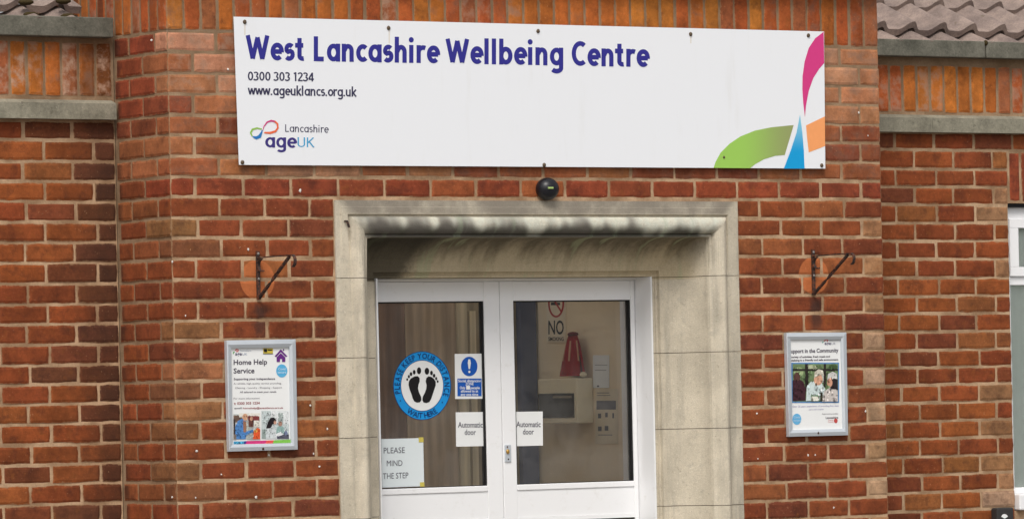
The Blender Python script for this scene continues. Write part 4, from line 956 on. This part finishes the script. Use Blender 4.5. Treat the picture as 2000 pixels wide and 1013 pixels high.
pic(sh, Q2, YP-.001, [((92, 138, 190), R(197, 570, 412, 751)), ((110, 132, 92), R(203, 576, 407, 745)), ((188, 196, 160), E_(290, 594, 24, 14)), ((160, 178, 130), E_(230, 612, 22, 22)), ((70, 92, 58), E_(385, 590, 20, 12)), ((200, 206, 196), R(312, 622, 342, 660)), ((52, 48, 42), R(203, 598, 407, 608)), ((48, 42, 38), R(259, 576, 273, 700)), ((48, 42, 38), R(343, 576, 353, 680)),
    ((66, 36, 44), [(203, 742), (203, 650), (225, 640), (250, 655), (262, 690), (262, 740)]), ((92, 62, 56), E_(222, 634, 15, 20)), ((208, 222, 220), [(264, 742), (266, 680), (285, 655), (330, 655), (350, 690), (345, 742)]), ((214, 164, 136), E_(318, 646, 20, 26)), ((206, 200, 184), [(300, 640), (302, 612), (320, 599), (340, 606), (344, 630), (325, 624), (312, 632)]),
    ((204, 196, 190), [(335, 745), (345, 700), (370, 680), (405, 690), (407, 745)]), ((44, 36, 38), [(372, 690), (372, 650), (390, 632), (405, 640), (406, 690)]), ((206, 204, 200), [(358, 650), (362, 622), (382, 610), (402, 620), (404, 645), (384, 640)]), ((208, 156, 130), E_(370, 660, 12, 20)), ((120, 150, 120), R(285, 715, 325, 742)), ((230, 228, 214), R(288, 722, 320, 742)), ((58, 54, 40), R(327, 704, 338, 742))], 'printed_photo')
m = MB(); m.ball(pt(*Q2(318, 886), -DP-.002), (.006, .004, .006), 8); m.build('screw', BLACKM, PF2, True)

# ------------------------------------------------------------------ window of the right wing
YW = D+.045; wl, wr = 4.93-.02, 6.155; zt, zbm = ZS-.703, ZS-2.09
m = MB(); ztr = ZS-1.05
m.box(wl, wr, YW-.005, YW+.06, zt-.06, zt, .003); m.box(wl, wl+.03, YW-.003, YW+.06, zbm, zt-.0603, .003); m.box(wr-.03, wr, YW-.003, YW+.06, zbm, zt-.0603, .003)
m.box(wl+.0303, wr-.0303, YW, YW+.06, ztr-.03, ztr+.012, .003); m.box(wl+.0303, wr-.0303, YW, YW+.06, zbm, zbm+.03, .003); m.box(5.5, 5.54, YW, YW+.06, zbm+.0303, ztr-.0303, .003)
WIN = m.build('window', WHITE, BLD)
m = MB(); sw = .055; a0, a1, c0, c1 = wl+.026, 5.5, ztr+.013, zt-.055
m.box(a0, a1, YW-.012, YW-.0055, c1-sw+.01, c1, .002); m.box(a0, a1, YW-.012, YW-.0055, c0, c0+sw-.01, .002); m.box(a0, a0+sw, YW-.012, YW-.0055, c0+sw-.0098, c1-sw+.0098, .002); m.box(a1-sw, a1, YW-.012, YW-.0055, c0+sw-.0098, c1-sw+.0098, .002)
m.build('top_light_sash', WHITE, WIN)
for a, b, c0, c1, y in ((wl+.0303, 5.5, ztr+.012, zt-.06, YW+.02), (5.54, wr-.03, ztr+.012, zt-.06, YW+.02), (wl+.03, 5.5, zbm+.03, ztr-.03, YW+.024), (5.54, wr-.03, zbm+.03, ztr-.03, YW+.024)):
    m = MB(); m.add([(a, y, c0), (b, y, c0), (b, y, c1), (a, y, c1)], [(0, 1, 2, 3)]); m.build('glass_pane', GLASS, WIN)
m = MB(); m.box(wl, wr, YW-.075, YW+.05, ZS-2.168, zbm-.0005, .006); m.build('sill', WHITE, WIN)
m = MB(); m.box(wl-.004, wr, YW-.03, YW+.05, zt+.0005, zt+.018); m.build('lintel_strip', GASKET, WIN)
m = MB(); vs = []; fs = []; n = 80
for i in range(n+1):
    u = wl+.03+(wr-wl-.06)*i/n; y = YW+.042+.005*math.sin(i*1.1)
    vs += [(u, y, zbm), (u, y, zt)]
for i in range(n): fs.append((2*i, 2*i+2, 2*i+3, 2*i+1))
m.add(vs, fs); m.build('net_curtain', plain("pale_net", C(226, 234, 226), .8, .2, .05, 20), WIN, True)
m = MB(); m.box(wl-.02, wr+.02, YW+.35, YW+.4, zbm-.1, zt+.1); m.build('room_wall', plain("room_grey", C(120, 120, 112), .9), WIN)

# ------------------------------------------------------------------ small box under the window corner
a, b = pt(1947, 991, D-.05), pt(1981, 1020, D-.05)
JB = thing('cable_box', "small dark grey box with a white splash under the window corner", 'box', ((a.x+b.x)/2, D, a.z-.12))
m = MB(); m.box(a.x, b.x, D-.05, D-.002, a.z-.12, a.z, .008); m.build('casing', plain("dark_grey_plastic", C(56, 54, 54), .6, .3, .2, 40), JB)
m = MB(); P = pt(1962, 1007, D-.051); k = 11
m.add([P+V((.020*math.cos(6.283*i/k)*random.uniform(.7, 1.2), -.0005, .010*math.sin(6.283*i/k)*random.uniform(.6, 1.2))) for i in range(k)], [tuple(range(k))[::-1]]); m.build('white_splash', PAPER, JB)
